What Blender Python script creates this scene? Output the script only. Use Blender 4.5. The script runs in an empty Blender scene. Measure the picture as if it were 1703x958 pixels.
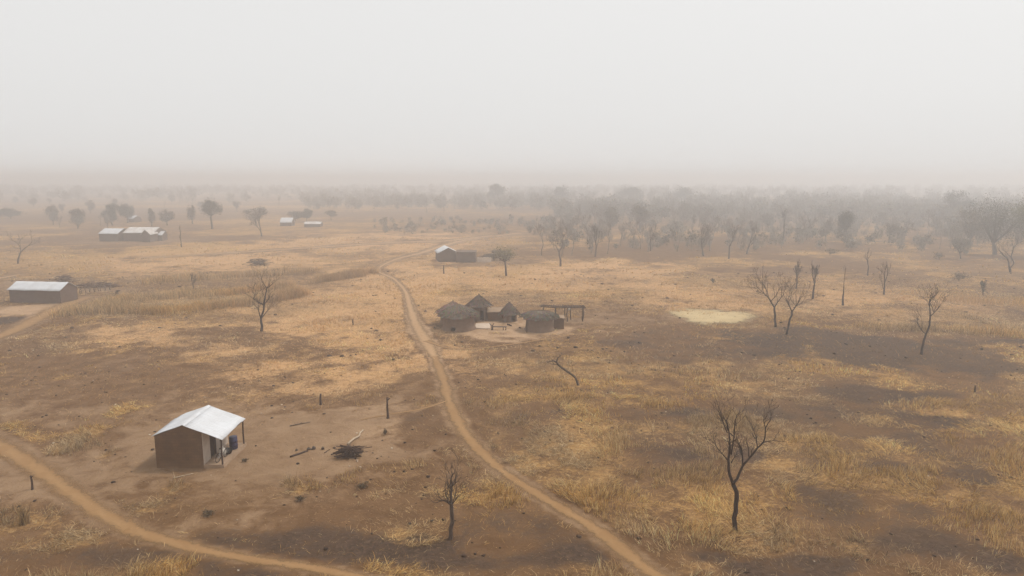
import bpy, math, random
import numpy as np
from mathutils import Vector

# ------------------------------------------------------------------ camera, sky, sun, exposure
S = bpy.context.scene
COL = S.collection
FPX, CX, CY = 1150.0, 851.5, 479.0          # focal length and centre in photo pixels
CAM_H, PITCH = 20.0, math.radians(9.0)
cam = bpy.data.cameras.new('camera'); co = bpy.data.objects.new('camera', cam); COL.objects.link(co)
co.location = (0, 0, CAM_H); co.rotation_euler = (math.radians(90) - PITCH, 0, 0)
cam.sensor_width = 36.0; cam.lens = 36.0 * FPX / 1703.0
cam.clip_start = 0.5; cam.clip_end = 9000
S.camera = co

SUN_EL, SUN_AZ = math.radians(58), math.radians(62)     # azimuth from +Y towards +X
SKY_STRENGTH, SUN_STRENGTH = 0.1, 2.2
HAZE_DENSITY = 0.0024
HAZE_COLOR = (0.972, 0.982, 1.0)
w = bpy.data.worlds.new('World'); S.world = w; w.use_nodes = True
nt = w.node_tree; nt.nodes.clear()
wo = nt.nodes.new('ShaderNodeOutputWorld'); bg = nt.nodes.new('ShaderNodeBackground')
sky = nt.nodes.new('ShaderNodeTexSky'); sky.sky_type = 'NISHITA'; sky.sun_disc = False
sky.sun_elevation = SUN_EL; sky.sun_rotation = SUN_AZ
sky.dust_density = 8.0; sky.air_density = 1.0; sky.ozone_density = 1.0; sky.altitude = 0
hs = nt.nodes.new('ShaderNodeHueSaturation'); hs.inputs['Saturation'].default_value = 0.12
mixw = nt.nodes.new('ShaderNodeMix'); mixw.data_type = 'RGBA'; mixw.inputs[0].default_value = 0.82
mixw.inputs[7].default_value = (9.35, 9.3, 9.2, 1)      # even white of a dust-laden overcast
nt.links.new(sky.outputs[0], hs.inputs['Color']); nt.links.new(hs.outputs[0], mixw.inputs[6])
nt.links.new(mixw.outputs[2], bg.inputs[0]); bg.inputs[1].default_value = SKY_STRENGTH
nt.links.new(bg.outputs[0], wo.inputs[0])
sl = bpy.data.lights.new('sun', 'SUN'); sl.energy = SUN_STRENGTH; sl.angle = math.radians(9); sl.color = (1, 0.94, 0.86)
so = bpy.data.objects.new('sun', sl); COL.objects.link(so)
sd = Vector((math.sin(SUN_AZ) * math.cos(SUN_EL), math.cos(SUN_AZ) * math.cos(SUN_EL), math.sin(SUN_EL)))
so.rotation_euler = (-sd).to_track_quat('-Z', 'Y').to_euler(); so.location = (0, 0, 60)
S.view_settings.view_transform = 'Standard'; S.view_settings.look = 'None'
S.view_settings.exposure = 0.0; S.view_settings.gamma = 1.0; S.view_settings.use_curve_mapping = False
S.cycles.max_bounces = 6; S.cycles.diffuse_bounces = 3; S.cycles.volume_bounces = 3
S.cycles.transparent_max_bounces = 12
S.cycles.use_denoising = True
try: S.cycles.denoiser = 'OPENIMAGEDENOISE'
except Exception: pass

random.seed(7)
RNG = np.random.default_rng(11)

# ------------------------------------------------------------------ small maths
def smooth(a, b, x):
    t = np.clip((x - a) / (b - a), 0, 1); return t * t * (3 - 2 * t)
def _hash(ix, iy, s):
    h = (ix.astype(np.int64) * 374761393 + iy.astype(np.int64) * 668265263 + s * 1274126177) & 0xffffffff
    h = ((h ^ (h >> 13)) * 1274126177) & 0xffffffff
    return ((h ^ (h >> 16)) & 0xffff) / 65535.0
def vnoise(x, y, s=0):
    x = np.asarray(x, float); y = np.asarray(y, float)
    ix, iy = np.floor(x), np.floor(y); fx, fy = x - ix, y - iy
    fx = fx * fx * (3 - 2 * fx); fy = fy * fy * (3 - 2 * fy)
    a = _hash(ix, iy, s); b = _hash(ix + 1, iy, s); c = _hash(ix, iy + 1, s); d = _hash(ix + 1, iy + 1, s)
    return (a * (1 - fx) + b * fx) * (1 - fy) + (c * (1 - fx) + d * fx) * fy
def fbm(x, y, s=0, o=4):
    v = 0; a = 0.5; t = 0
    for i in range(o):
        v = v + a * vnoise(x * 2 ** i + 17.3 * i, y * 2 ** i - 9.1 * i, s + i); t += a; a *= 0.5
    return v / t
def hgt(x, y):
    return 0.5 * (fbm(np.asarray(x) / 42.0, np.asarray(y) / 42.0, 3, 3) - 0.5) + 0.10 * (fbm(np.asarray(x) / 3.1, np.asarray(y) / 3.1, 9, 3) - 0.5)
def ray(px, py):
    u = (px - CX) / FPX; v = (CY - py) / FPX
    return np.array([u, math.cos(PITCH) + v * math.sin(PITCH), -math.sin(PITCH) + v * math.cos(PITCH)])
def G(px, py, z=0.0):
    """ground point seen at a photo pixel"""
    d = ray(px, py); t = (z - CAM_H) / d[2]
    return float(d[0] * t), float(d[1] * t)
def at(px, py, Y):
    d = ray(px, py); t = Y / d[1]
    return np.array([d[0] * t, Y, CAM_H + d[2] * t])
def H(x, y): return float(hgt(x, y))
def topz(py, Y):
    """height at distance Y seen on photo row py"""
    return float(at(CX, py, Y)[2])

# ------------------------------------------------------------------ materials
MATS = {}
def newmat(name):
    m = bpy.data.materials.new(name); m.use_nodes = True; MATS[name] = m
    n = m.node_tree.nodes; b = n['Principled BSDF']
    return m, m.node_tree, n, m.node_tree.links, b
def mix(nt_, fac, a, b):
    x = nt_.nodes.new('ShaderNodeMix'); x.data_type = 'RGBA'
    for i, v in ((0, fac), (6, a), (7, b)):
        if hasattr(v, 'is_linked') or hasattr(v, 'node'): nt_.links.new(v, x.inputs[i])
        elif i == 0: x.inputs[0].default_value = v
        else: x.inputs[i].default_value = (*v, 1)
    return x.outputs[2]
def noise(nt_, scale, detail=4, rough=0.6, vec=None, dist=0):
    n = nt_.nodes.new('ShaderNodeTexNoise'); n.inputs['Scale'].default_value = scale
    n.inputs['Detail'].default_value = detail; n.inputs['Roughness'].default_value = rough
    n.inputs['Distortion'].default_value = dist
    if vec is not None: nt_.links.new(vec, n.inputs['Vector'])
    return n.outputs['Fac']
def ramp(nt_, f, lo, hi):
    r = nt_.nodes.new('ShaderNodeMapRange'); r.interpolation_type = 'SMOOTHSTEP'
    nt_.links.new(f, r.inputs[0]); r.inputs[1].default_value = lo; r.inputs[2].default_value = hi
    return r.outputs[0]
def math_(nt_, op, a, b):
    m = nt_.nodes.new('ShaderNodeMath'); m.operation = op
    for i, v in ((0, a), (1, b)):
        if isinstance(v, (int, float)): m.inputs[i].default_value = v
        else: nt_.links.new(v, m.inputs[i])
    return m.outputs[0]
def wpos(nt_):
    return nt_.nodes.new('ShaderNodeNewGeometry').outputs['Position']
def opos(nt_):
    return nt_.nodes.new('ShaderNodeTexCoord').outputs['Object']
def simple(name, c1, c2, scale=3.0, rough=0.9, bump=0.0, bscale=20, metallic=0.0, spec=0.2):
    m, t, n, l, b = newmat(name)
    v = opos(t)
    f = ramp(t, noise(t, scale, 6, 0.65, v), 0.3, 0.7)
    l.new(mix(t, f, c1, c2), b.inputs['Base Color'])
    b.inputs['Roughness'].default_value = rough; b.inputs['Metallic'].default_value = metallic
    b.inputs['Specular IOR Level'].default_value = spec
    if bump:
        bp = n.new('ShaderNodeBump'); bp.inputs['Strength'].default_value = bump; bp.inputs['Distance'].default_value = 0.05
        l.new(noise(t, bscale, 4, 0.6, v), bp.inputs['Height']); l.new(bp.outputs[0], b.inputs['Normal'])
    return m
def attrmat(name, rough=0.95, trans=0.25):
    m, t, n, l, b = newmat(name)
    a = n.new('ShaderNodeAttribute'); a.attribute_name = 'tone'
    l.new(a.outputs['Color'], b.inputs['Base Color']); b.inputs['Roughness'].default_value = rough
    b.inputs['Specular IOR Level'].default_value = 0.1
    if trans:
        tr = n.new('ShaderNodeBsdfTranslucent'); l.new(a.outputs['Color'], tr.inputs[0])
        ms = n.new('ShaderNodeMixShader'); ms.inputs[0].default_value = trans
        l.new(b.outputs[0], ms.inputs[1]); l.new(tr.outputs[0], ms.inputs[2]); l.new(ms.outputs[0], n['Material Output'].inputs[0])
    return m
MUD = simple('mud_wall', (0.125, 0.066, 0.030), (0.17, 0.096, 0.046), 1.3, 0.95, 0.35, 9)
def blocks(m, w_, h_, c1):
    t = m.node_tree; n = t.nodes; l = t.links; b = n['Principled BSDF']; old = b.inputs['Base Color'].links[0].from_socket
    v = opos(t); sp = n.new('ShaderNodeSeparateXYZ'); l.new(v, sp.inputs[0]); cb = n.new('ShaderNodeCombineXYZ')
    l.new(math_(t, 'ADD', sp.outputs[0], sp.outputs[1]), cb.inputs[0]); l.new(sp.outputs[2], cb.inputs[1])
    br = n.new('ShaderNodeTexBrick'); l.new(cb.outputs[0], br.inputs['Vector']); br.inputs['Scale'].default_value = 1.0
    br.inputs['Brick Width'].default_value = w_; br.inputs['Row Height'].default_value = h_; br.inputs['Mortar Size'].default_value = .014; br.inputs['Mortar Smooth'].default_value = .6
    br.inputs['Color1'].default_value = (1, 1, 1, 1); br.inputs['Color2'].default_value = (.8, .8, .8, 1); br.inputs['Mortar'].default_value = (.62, .62, .62, 1)
    mu = n.new('ShaderNodeMix'); mu.data_type = 'RGBA'; mu.blend_type = 'MULTIPLY'; mu.inputs[0].default_value = .8; l.new(old, mu.inputs[6]); l.new(br.outputs['Color'], mu.inputs[7])
    # rain splash of pale dust along the foot of the wall
    z = math_(t, 'ADD', sp.outputs[2], math_(t, 'MULTIPLY', noise(t, 1.8, 4, .6, v), -.7)); f = n.new('ShaderNodeMapRange'); l.new(z, f.inputs[0]); f.inputs[1].default_value = .15; f.inputs[2].default_value = -.3
    l.new(mix(t, math_(t, 'MULTIPLY', f.outputs[0], .5), mu.outputs[2], c1), b.inputs['Base Color'])
blocks(MUD, .42, .2, (0.22, 0.135, 0.075))
MUD_GREY = simple('grey_mud_wall', (0.165, 0.105, 0.070), (0.22, 0.148, 0.102), 1.5, 0.95, 0.3, 8)
MUD_PALE = simple('pale_mud', (0.38, 0.28, 0.20), (0.46, 0.35, 0.26), 2.0, 0.95, 0.2, 9)
THATCH = attrmat('thatch', 1.0, 0.0)
TIN = simple('galvanised_tin', (0.62, 0.64, 0.67), (0.52, 0.53, 0.55), 0.7, 0.55, 0, 20, 0.0, 0.4)
TIN_WORN = simple('worn_tin', (0.42, 0.37, 0.33), (0.66, 0.65, 0.64), 0.5, 0.5, 0, 20, 0.0, 0.4)
WOOD = simple('dark_wood', (0.040, 0.023, 0.017), (0.085, 0.052, 0.038), 6, 0.9)
WOOD_GREY = simple('weathered_wood', (0.12, 0.085, 0.062), (0.19, 0.14, 0.105), 6, 0.9)
WOOD_PALE = simple('pale_bare_wood', (0.36, 0.28, 0.20), (0.46, 0.37, 0.27), 5, 0.85)
BARK = simple('bark', (0.028, 0.016, 0.012), (0.055, 0.034, 0.026), 5, 0.95, 0.4, 18)
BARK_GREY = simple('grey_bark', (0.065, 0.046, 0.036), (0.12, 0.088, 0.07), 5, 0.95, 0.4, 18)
BARK_HAZE = simple('haze_painted_bark', (0.16, 0.125, 0.102), (0.24, 0.195, 0.16), 5, 0.95)  # bark of the scattered far trees, lightened to paint in distance haze
BLUE = simple('blue_plastic', (0.006, 0.008, 0.045), (0.010, 0.014, 0.07), 3, 0.45, 0, 20, 0, 0.5)
BLACK = simple('black_rubber', (0.012, 0.012, 0.013), (0.025, 0.023, 0.022), 5, 0.6)
STEEL = simple('scuffed_steel', (0.30, 0.29, 0.28), (0.42, 0.41, 0.40), 9, 0.4, 0, 20, 0.6)
CLOTH = simple('pale_cloth', (0.55, 0.50, 0.44), (0.68, 0.63, 0.56), 6, 0.9)
BLADE = attrmat('dry_grass', 0.95, 0.25)
LEAF = attrmat('foliage', 0.9, 0.2)
CLOD = attrmat('clods', 1.0, 0.0)
for m in (TIN, TIN_WORN):
    t = m.node_tree; b = t.nodes['Principled BSDF']; old = b.inputs['Base Color'].links[0].from_socket; mp = t.nodes.new('ShaderNodeMapping'); t.links.new(opos(t), mp.inputs[0]); mp.inputs['Scale'].default_value = (.5, 2.6, .5)
    f = math_(t, 'MULTIPLY', ramp(t, noise(t, 1.3, 6, .7, mp.outputs[0], .3), .5, .8), .45); t.links.new(mix(t, f, old, (0.40, 0.35, 0.30)), b.inputs['Base Color'])

# ------------------------------------------------------------------ mesh builder
class MB:
    def __init__(s): s.v = []; s.f = []; s.c = []
    def add(s, vs, fs, col=None):
        o = len(s.v); s.v += [tuple(map(float, p)) for p in vs]; s.f += [tuple(i + o for i in f) for f in fs]
        s.c += [col or (0.2, 0.2, 0.2)] * len(vs)
    def box(s, x0, x1, y0, y1, z0, z1):
        s.add([(x0,y0,z0),(x1,y0,z0),(x1,y1,z0),(x0,y1,z0),(x0,y0,z1),(x1,y0,z1),(x1,y1,z1),(x0,y1,z1)],
              [(0,3,2,1),(4,5,6,7),(0,1,5,4),(1,2,6,5),(2,3,7,6),(3,0,4,7)])
    def prism_y(s, poly, y0, y1):
        """polygon in x,z extruded along y"""
        n = len(poly)
        s.add([(p[0], y0, p[1]) for p in poly] + [(p[0], y1, p[1]) for p in poly],
              [tuple(range(n)), tuple(range(2*n-1, n-1, -1))] + [(i, i+n, (i+1) % n + n, (i+1) % n) for i in range(n)])
    def prism_x(s, poly, x0, x1):
        n = len(poly)
        s.add([(x0, p[0], p[1]) for p in poly] + [(x1, p[0], p[1]) for p in poly],
              [tuple(range(n-1, -1, -1)), tuple(range(n, 2*n))] + [(i, (i+1) % n, (i+1) % n + n, i+n) for i in range(n)])
    def tube(s, pts, rad, k=6, cap=True, col=None):
        P = np.array(pts, float); n = len(P)
        R = np.full(n, rad) if np.isscalar(rad) else np.array(rad, float)
        T = np.gradient(P, axis=0); T /= np.linalg.norm(T, axis=1)[:, None] + 1e-9
        ref = np.array([0.31, 0.95, 0.05]) if abs(T[0][2]) > 0.5 else np.array([0.05, 0.1, 1.0])
        A = np.cross(T, ref); A /= np.linalg.norm(A, axis=1)[:, None] + 1e-9
        B = np.cross(T, A)
        a = np.arange(k) * 2 * math.pi / k
        V = P[:, None, :] + R[:, None, None] * (np.cos(a)[None, :, None] * A[:, None, :] + np.sin(a)[None, :, None] * B[:, None, :])
        F = [(i*k+j, i*k+(j+1) % k, (i+1)*k+(j+1) % k, (i+1)*k+j) for i in range(n-1) for j in range(k)]
        if cap: F += [tuple(range(k-1, -1, -1)), tuple((n-1)*k+j for j in range(k))]
        s.add(V.reshape(-1, 3), F, col)
    def lathe(s, prof, k=20, cx=0, cy=0, wob=0.0, seed=0, col=None):
        r = random.Random(seed); V = []
        for (rad, z) in prof:
            for j in range(k):
                a = 2*math.pi*j/k; q = rad*(1+wob*(r.random()-0.5)); V.append((cx+q*math.cos(a), cy+q*math.sin(a), z+wob*0.6*(r.random()-0.5)))
        F = [(i*k+j, i*k+(j+1) % k, (i+1)*k+(j+1) % k, (i+1)*k+j) for i in range(len(prof)-1) for j in range(k)]
        s.add(V, F, col)
    def build(s, name, mat, parent=None, smooth_=False, loc=None):
        me = bpy.data.meshes.new(name); me.from_pydata(s.v, [], s.f); me.materials.append(mat)
        if smooth_: me.polygons.foreach_set('use_smooth', [True]*len(me.polygons))
        if mat in (THATCH, LEAF, CLOD, BLADE):
            a = me.attributes.new('tone', 'FLOAT_COLOR', 'POINT')
            a.data.foreach_set('color', np.c_[np.array(s.c), np.ones(len(s.c))].astype(np.float32).ravel())
        me.update()
        o = bpy.data.objects.new(name, me); COL.objects.link(o)
        if parent: o.parent = parent
        if loc: o.location = loc
        return o
def tag(o, label=None, cat=None, group=None, kind=None):
    for k, v in (('label', label), ('category', cat), ('group', group), ('kind', kind)):
        if v: o[k] = v
    return o
def thing(name, x, y, label, cat, rz=0.0, group=None, z=None):
    o = bpy.data.objects.new(name, None); COL.objects.link(o); o.empty_display_size = 0.3
    o.location = (x, y, H(x, y) if z is None else z); o.rotation_euler = (0, 0, rz)
    return tag(o, label, cat, group)
def bigmesh(name, V, F, mat, colors=None, attrs=None, smooth_=False):
    """numpy mesh, F is (n,3) or (n,4)"""
    me = bpy.data.meshes.new(name); k = F.shape[1]
    me.vertices.add(len(V)); me.vertices.foreach_set('co', V.astype(np.float32).ravel())
    me.loops.add(F.size); me.loops.foreach_set('vertex_index', F.astype(np.int32).ravel())
    me.polygons.add(len(F)); me.polygons.foreach_set('loop_start', (np.arange(len(F)) * k).astype(np.int32))
    if smooth_: me.polygons.foreach_set('use_smooth', np.ones(len(F), bool))
    if colors is not None:
        a = me.attributes.new('tone', 'FLOAT_COLOR', 'POINT')
        a.data.foreach_set('color', np.c_[colors, np.ones(len(colors))].astype(np.float32).ravel())
    for nm, arr in (attrs or {}).items():
        a = me.attributes.new(nm, 'FLOAT', 'POINT'); a.data.foreach_set('value', arr.astype(np.float32))
    me.materials.append(mat); me.update(calc_edges=True)
    o = bpy.data.objects.new(name, me); COL.objects.link(o)
    return o

# ------------------------------------------------------------------ ground cover zones, drawn in the plan of the place
def ell(px, py, rx, ry):
    x, y = G(px, py); x1, _ = G(px + rx, py); _, ya = G(px, py - ry); _, yb = G(px, py + ry)
    return x, (ya + yb) / 2, abs(x1 - x), abs(ya - yb) / 2
# (px, py, rx, ry, straw, burn, bare)  None leaves a value alone
ZONES = [(*ell(*z[:4]), *z[4:]) for z in [
    (300, 430, 420, 40, .80, .0, .10), (600, 410, 260, 30, .72, .0, .15),
    (120, 400, 260, 22, .45, .15, .25), (420, 388, 200, 14, .5, .1, .2),
    (300, 505, 220, 26, .85, .0, .0),
    (530, 575, 210, 95, .92, .0, .0), (640, 500, 140, 50, .85, .0, .1),
    (960, 470, 340, 40, .80, .0, .15), (1180, 500, 180, 30, .75, .0, .1),
    (1500, 500, 260, 40, .70, .05, .05), (1600, 545, 160, 22, .80, .0, .0),
    (1480, 455, 260, 25, .55, .1, .15), (1300, 415, 380, 22, .35, .3, .1), (1000, 425, 120, 18, .4, .25, .1),
    (230, 800, 620, 260, .12, .25, .45), (150, 640, 290, 100, .18, .25, .35), (140, 700, 180, 40, .10, .1, .5), (60, 580, 160, 30, .4, .3, .1),
    (330, 600, 110, 60, .5, .1, .15),
    (1250, 800, 560, 220, .55, .52, .0), (985, 800, 110, 170, .78, .15, .0), (1180, 870, 200, 90, .7, .35, .0), (1000, 640, 260, 60, .62, .2, .05), (880, 590, 170, 30, .6, .05, .15),
    (1420, 590, 420, 50, .22, .80, .0), (1150, 580, 130, 26, .36, .5, .1), (1620, 610, 150, 30, .25, .75, .0),
    (1350, 640, 300, 30, .55, .35, .0),
    (860, 632, 90, 22, .38, .45, .0), (900, 690, 70, 30, .4, .45, .0), (1150, 690, 70, 14, .25, .65, .0), (1000, 600, 90, 14, .5, .25, .1),
    (1440, 720, 60, 16, .3, .6, .0), (1390, 842, 90, 34, .28, .6, .0), (1480, 780, 60, 16, .3, .6, .0), (1560, 905, 80, 30, .28, .6, .0),
    (1330, 945, 120, 24, .25, .7, .0), (1630, 800, 60, 22, .32, .70, .0), (1100, 760, 60, 16, .3, .6, .0), (1310, 690, 110, 16, .30, .72, .0), (1580, 700, 90, 18, .30, .72, .0), (1480, 655, 140, 14, .32, .70, .0), (1250, 760, 40, 14, .32, .70, .0), (1660, 930, 60, 24, .28, .74, .0), (1180, 925, 50, 14, .25, .7, .0), (1520, 850, 50, 16, .32, .70, .0), (1390, 842, 95, 30, .26, .76, .0), (1570, 905, 80, 24, .26, .76, .0), (1330, 945, 110, 20, .28, .74, .0), (1060, 690, 60, 12, .3, .6, .0),
    (90, 790, 170, 60, .25, .0, .55), (450, 830, 300, 60, .16, .2, .45), (420, 755, 330, 85, .06, .05, .85), (570, 735, 170, 62, .06, .05, .85),
    (640, 860, 180, 36, .3, .35, .1), (700, 715, 55, 40, .25, .38, .2), (690, 800, 90, 26, .35, .2, .3),
    (700, 930, 330, 44, .18, .72, .0), (850, 885, 120, 36, .35, .5, .0), (180, 935, 330, 46, .16, .66, .05), (30, 870, 90, 30, .6, .05, .1),
    (700, 900, 60, 14, .32, .70, .0),
    (850, 548, 150, 15, .08, .1, .8), (1020, 530, 100, 12, .2, .3, .5), (900, 530, 120, 12, .15, .15, .7),
    (60, 518, 90, 14, .05, .05, .85), (10, 533, 45, 9, .05, .85, .1), (170, 484, 70, 7, .2, .1, .7), (20, 475, 60, 8, .2, .1, .6),
    (770, 440, 90, 9, .1, .2, .6), (230, 402, 90, 6, .15, .15, .6), (1695, 520, 22, 16, .1, .85, .0),
    (1300, 452, 80, 6, .3, .3, .3), (1186, 526, 88, 17, .0, .0, .7),
]]
STUBBLE = [ell(*z) for z in [(530, 580, 260, 125), (600, 620, 190, 80), (620, 490, 190, 70), (960, 474, 330, 42), (1180, 498, 190, 30), (1420, 500, 260, 34), (640, 410, 260, 30), (380, 440, 260, 24), (250, 560, 150, 30)]]
def stubble(x, y):
    """0..1 where the field is pale cut stubble rather than standing grass"""
    m = np.zeros(np.shape(x)); n = fbm(np.asarray(x) / 9.0, np.asarray(y) / 8.0, 131, 4) - .5
    for cx, cy, ax, ay in STUBBLE:
        m = np.maximum(m, 1 - smooth(.35, 1.35, np.sqrt(((x - cx) / ax) ** 2 + ((y - cy) / ay) ** 2) + 1.5 * n))
    return m
def zone(x, y):
    """straw, burn, bare at plan points"""
    x = np.asarray(x, float); y = np.asarray(y, float)
    straw = np.full(x.shape, .5); burn = np.full(x.shape, .12); bare = np.full(x.shape, .15)
    far = smooth(70, 170, y); vfar = smooth(180, 360, y)      # coarser patches where the fields open out
    n1 = (fbm(x / 6.5 + 3, y / 6.0, 21, 5) * (1 - far) + fbm(x / 19.0, y / 17.0, 27, 5) * far * (1 - vfar) + fbm(x / 60.0, y / 50.0, 29, 5) * vfar) - .5
    n2 = (fbm(x / 2.4, y / 2.2, 37, 4) * (1 - far) + fbm(x / 6.5, y / 6.0, 39, 4) * far) - .5
    for (cx, cy, ax, ay, s_, b_, d_) in ZONES:
        d = np.sqrt(((x - cx) / ax) ** 2 + ((y - cy) / ay) ** 2) + 1.9 * n1 + 0.9 * n2
        k = 1 - smooth(0.45, 1.15, d)
        straw += (s_ - straw) * k; burn += (b_ - burn) * k; bare += (d_ - bare) * k
    pth = pathmask(x, y)
    straw *= 1 - pth; burn *= 1 - 0.8 * pth; bare = np.maximum(bare, 0.8 * pth)
    straw = np.clip(straw + (0.9 * n1 + 0.6 * n2) * smooth(.1, .4, straw), 0, 1)
    sm_ = stubble(x, y) * (1 - pth); straw = np.maximum(straw, sm_ * (.70 + .9 * n2)); burn = burn * (1 - .85 * sm_); bare = bare * (1 - .5 * sm_); burn = np.clip(burn + 0.5 * n2 * (burn > .08), 0, 1)
    return straw, burn, bare

# footpaths: centre lines in the plan
def line(pxs, width):
    return [(*G(px, py), wd) for (px, py), wd in zip(pxs, width)]
def dense(pts, step=0.6):
    P = np.array(pts); n = len(P); out = []
    # Catmull-Rom
    Q = np.vstack([2*P[0]-P[1], P, 2*P[-1]-P[-2]])
    for i in range(n-1):
        p0, p1, p2, p3 = Q[i:i+4]; L = np.linalg.norm((p2-p1)[:2]); m = max(2, int(L/step))
        for t in np.linspace(0, 1, m, endpoint=False):
            out.append(0.5*((2*p1)+(-p0+p2)*t+(2*p0-5*p1+4*p2-p3)*t*t+(-p0+3*p1-3*p2+p3)*t**3))
    out.append(P[-1]); return np.array(out)
PATHS = [
    dense(line([(1160,1010),(1075,948),(985,880),(900,828),(825,778),(775,725),(748,672),(738,632),(724,596),(716,580)],
               [1.5,1.45,1.4,1.4,1.45,1.5,1.55,1.6,1.3,.9])),
    dense(line([(-110,672),(-20,732),(60,782),(130,832),(200,876),(290,908),(400,932),(520,950),(640,975),(820,1015),(1010,1060)], [2.3,2.2,2.1,1.9,1.5,1.1,.95,.95,.95,.95,.9])),
    dense(line([(722,592),(708,566),(692,540),(682,512),(674,485),(655,464),(628,449),(660,432),(700,421),(740,408),(790,397),(865,388)], [1.6,2.4,2.2,1.6,1.3,1.2,1.4,2.2,3.2,3.8,4.4,5.0]), 1.2),
    dense(line([(742,668),(700,682),(655,690),(600,700)], [.6,.5,.45,.4])),
    dense(line([(-60,578),(10,556),(60,532),(100,512),(145,495)], [3.2,3.2,3.2,3.4,3.4]), 1.5),
    dense(line([(708,566),(760,580),(850,572),(950,556),(1040,548)], [.9,.7,.6,.55,.5]), 1.0),
    dense(line([(-40,470),(0,463),(32,457)], [1.8,1.8,1.6]), 2.0),
    dense(line([(250,428),(400,420),(520,412),(660,403),(740,401),(820,392)], [2.6,3.4,4.2,4.8,4.4,4.2]), 3.0),
]
def pathmask(x, y):
    m = np.zeros(x.shape)
    for P in PATHS:
        wmax = P[:, 2].max()
        box = (x > P[:, 0].min()-4) & (x < P[:, 0].max()+4) & (y > P[:, 1].min()-4) & (y < P[:, 1].max()+4)
        idx = np.nonzero(box)[0]
        for a in range(0, len(idx), 20000):
            ii = idx[a:a+20000]
            d = np.full(len(ii), 99.0); wd = np.full(len(ii), 1.0)
            for q in range(0, len(P), 1):
                dd = np.hypot(x[ii]-P[q, 0], y[ii]-P[q, 1]); k = dd < d; d[k] = dd[k]; wd[k] = P[q, 2]
            m[ii] = np.maximum(m[ii], 1 - smooth(0.35, 0.95, d / wd))
    return m

# ------------------------------------------------------------------ ground sheet
def axis_x():
    a = np.arange(0, 75, 0.42); b = [a[-1]]; s = 0.42
    while b[-1] < 2400: s *= 1.035; b.append(b[-1]+s)
    h_ = np.concatenate([a, b[1:]]); return np.concatenate([-h_[:0:-1], h_])
def axis_y():
    a = np.arange(20, 125, 0.5); b = [a[-1]]; s = 0.5
    while b[-1] < 2400: s *= 1.028; b.append(b[-1]+s)
    c = [a[0]]; s = 0.5
    while c[-1] > -400: s *= 1.15; c.append(c[-1]-s)
    return np.concatenate([c[:0:-1], a, b[1:]])
gx, gy = axis_x(), axis_y()
X, Y = np.meshgrid(gx, gy); X = X.ravel(); Y = Y.ravel()
st, bu, ba = zone(X, Y); sb = stubble(X, Y); pdust = sb.copy()
for z_ in [(840, 548, 175, 24), (710, 560, 50, 40), (70, 520, 120, 20)]:
    cx, cy, ax, ay = ell(*z_); pdust = np.maximum(pdust, 1-smooth(.5, 1.2, np.sqrt(((X-cx)/ax)**2+((Y-cy)/ay)**2)+.8*(fbm(X/4, Y/4, 141, 4)-.5)))
nx, ny = len(gx), len(gy)
i = np.arange((nx-1)*(ny-1)); r_, c_ = i // (nx-1), i % (nx-1); v0 = r_*nx + c_
FQ = np.c_[v0, v0+1, v0+1+nx, v0+nx]
m, t, n, l, b = newmat('dry_ground')
p = wpos(t)
def attr(nm):
    a = n.new('ShaderNodeAttribute'); a.attribute_name = nm; return a.outputs['Fac']
big = noise(t, 0.06, 5, 0.6, p); mid = noise(t, 0.55, 6, 0.65, p, 0.6); fine = noise(t, 3.5, 6, 0.7, p, 0.4); grain = noise(t, 14, 3, 0.7, p)
stretch = n.new('ShaderNodeMapping'); l.new(p, stretch.inputs[0]); stretch.inputs['Rotation'].default_value = (0, 0, 0.6); stretch.inputs['Scale'].default_value = (1.0, 5.0, 1)
fib = noise(t, 1.6, 5, 0.75, stretch.outputs[0], 1.2)
soil = mix(t, ramp(t, mid, .3, .7), (0.116, 0.061, 0.028), (0.186, 0.105, 0.051))
soil = mix(t, ramp(t, grain, .55, .75), soil, (0.085, 0.046, 0.023))
dust = mix(t, ramp(t, mid, .35, .7), (0.215, 0.132, 0.074), (0.285, 0.186, 0.110))
dust = mix(t, math_(t, 'MULTIPLY', ramp(t, fine, .5, .75), .5), dust, (0.175, 0.098, 0.045))
dust = mix(t, attr('paledust'), dust, mix(t, ramp(t, mid, .3, .7), (0.33, 0.205, 0.115), (0.43, 0.285, 0.172)))
strawc = mix(t, ramp(t, fib, .32, .68), (0.260, 0.138, 0.050), (0.48, 0.283, 0.102))
strawc = mix(t, ramp(t, fine, .5, .8), strawc, (0.54, 0.37, 0.18))
pale = mix(t, ramp(t, fib, .32, .68), (0.355, 0.196, 0.090), (0.59, 0.362, 0.176))
pale = mix(t, ramp(t, fine, .52, .8), pale, (0.66, 0.46, 0.26))
mott = noise(t, 1.0, 5, 0.7, p, 0.6)
pale = mix(t, math_(t, 'MULTIPLY', ramp(t, mott, .52, .66), .75), pale, (0.235, 0.132, 0.062))
strawc = mix(t, attr('stubble'), strawc, pale)
burnc = mix(t, ramp(t, fine, .35, .7), (0.046, 0.030, 0.022), (0.105, 0.067, 0.046))
burnc = mix(t, math_(t, 'MULTIPLY', ramp(t, fib, .52, .8), .7), burnc, (0.20, 0.135, 0.085))
burnc = mix(t, ramp(t, grain, .6, .72), burnc, (0.030, 0.020, 0.015))
broad = noise(t, 0.17, 5, 0.6, p, 0.8)
nz = math_(t, 'ADD', math_(t, 'MULTIPLY', math_(t, 'SUBTRACT', mid, .5), .8), math_(t, 'MULTIPLY', math_(t, 'SUBTRACT', fine, .5), .9))
nz = math_(t, 'ADD', nz, math_(t, 'MULTIPLY', math_(t, 'SUBTRACT', broad, .5), .7))
nz = math_(t, 'ADD', nz, math_(t, 'MULTIPLY', math_(t, 'SUBTRACT', fib, .5), .5))
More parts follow.
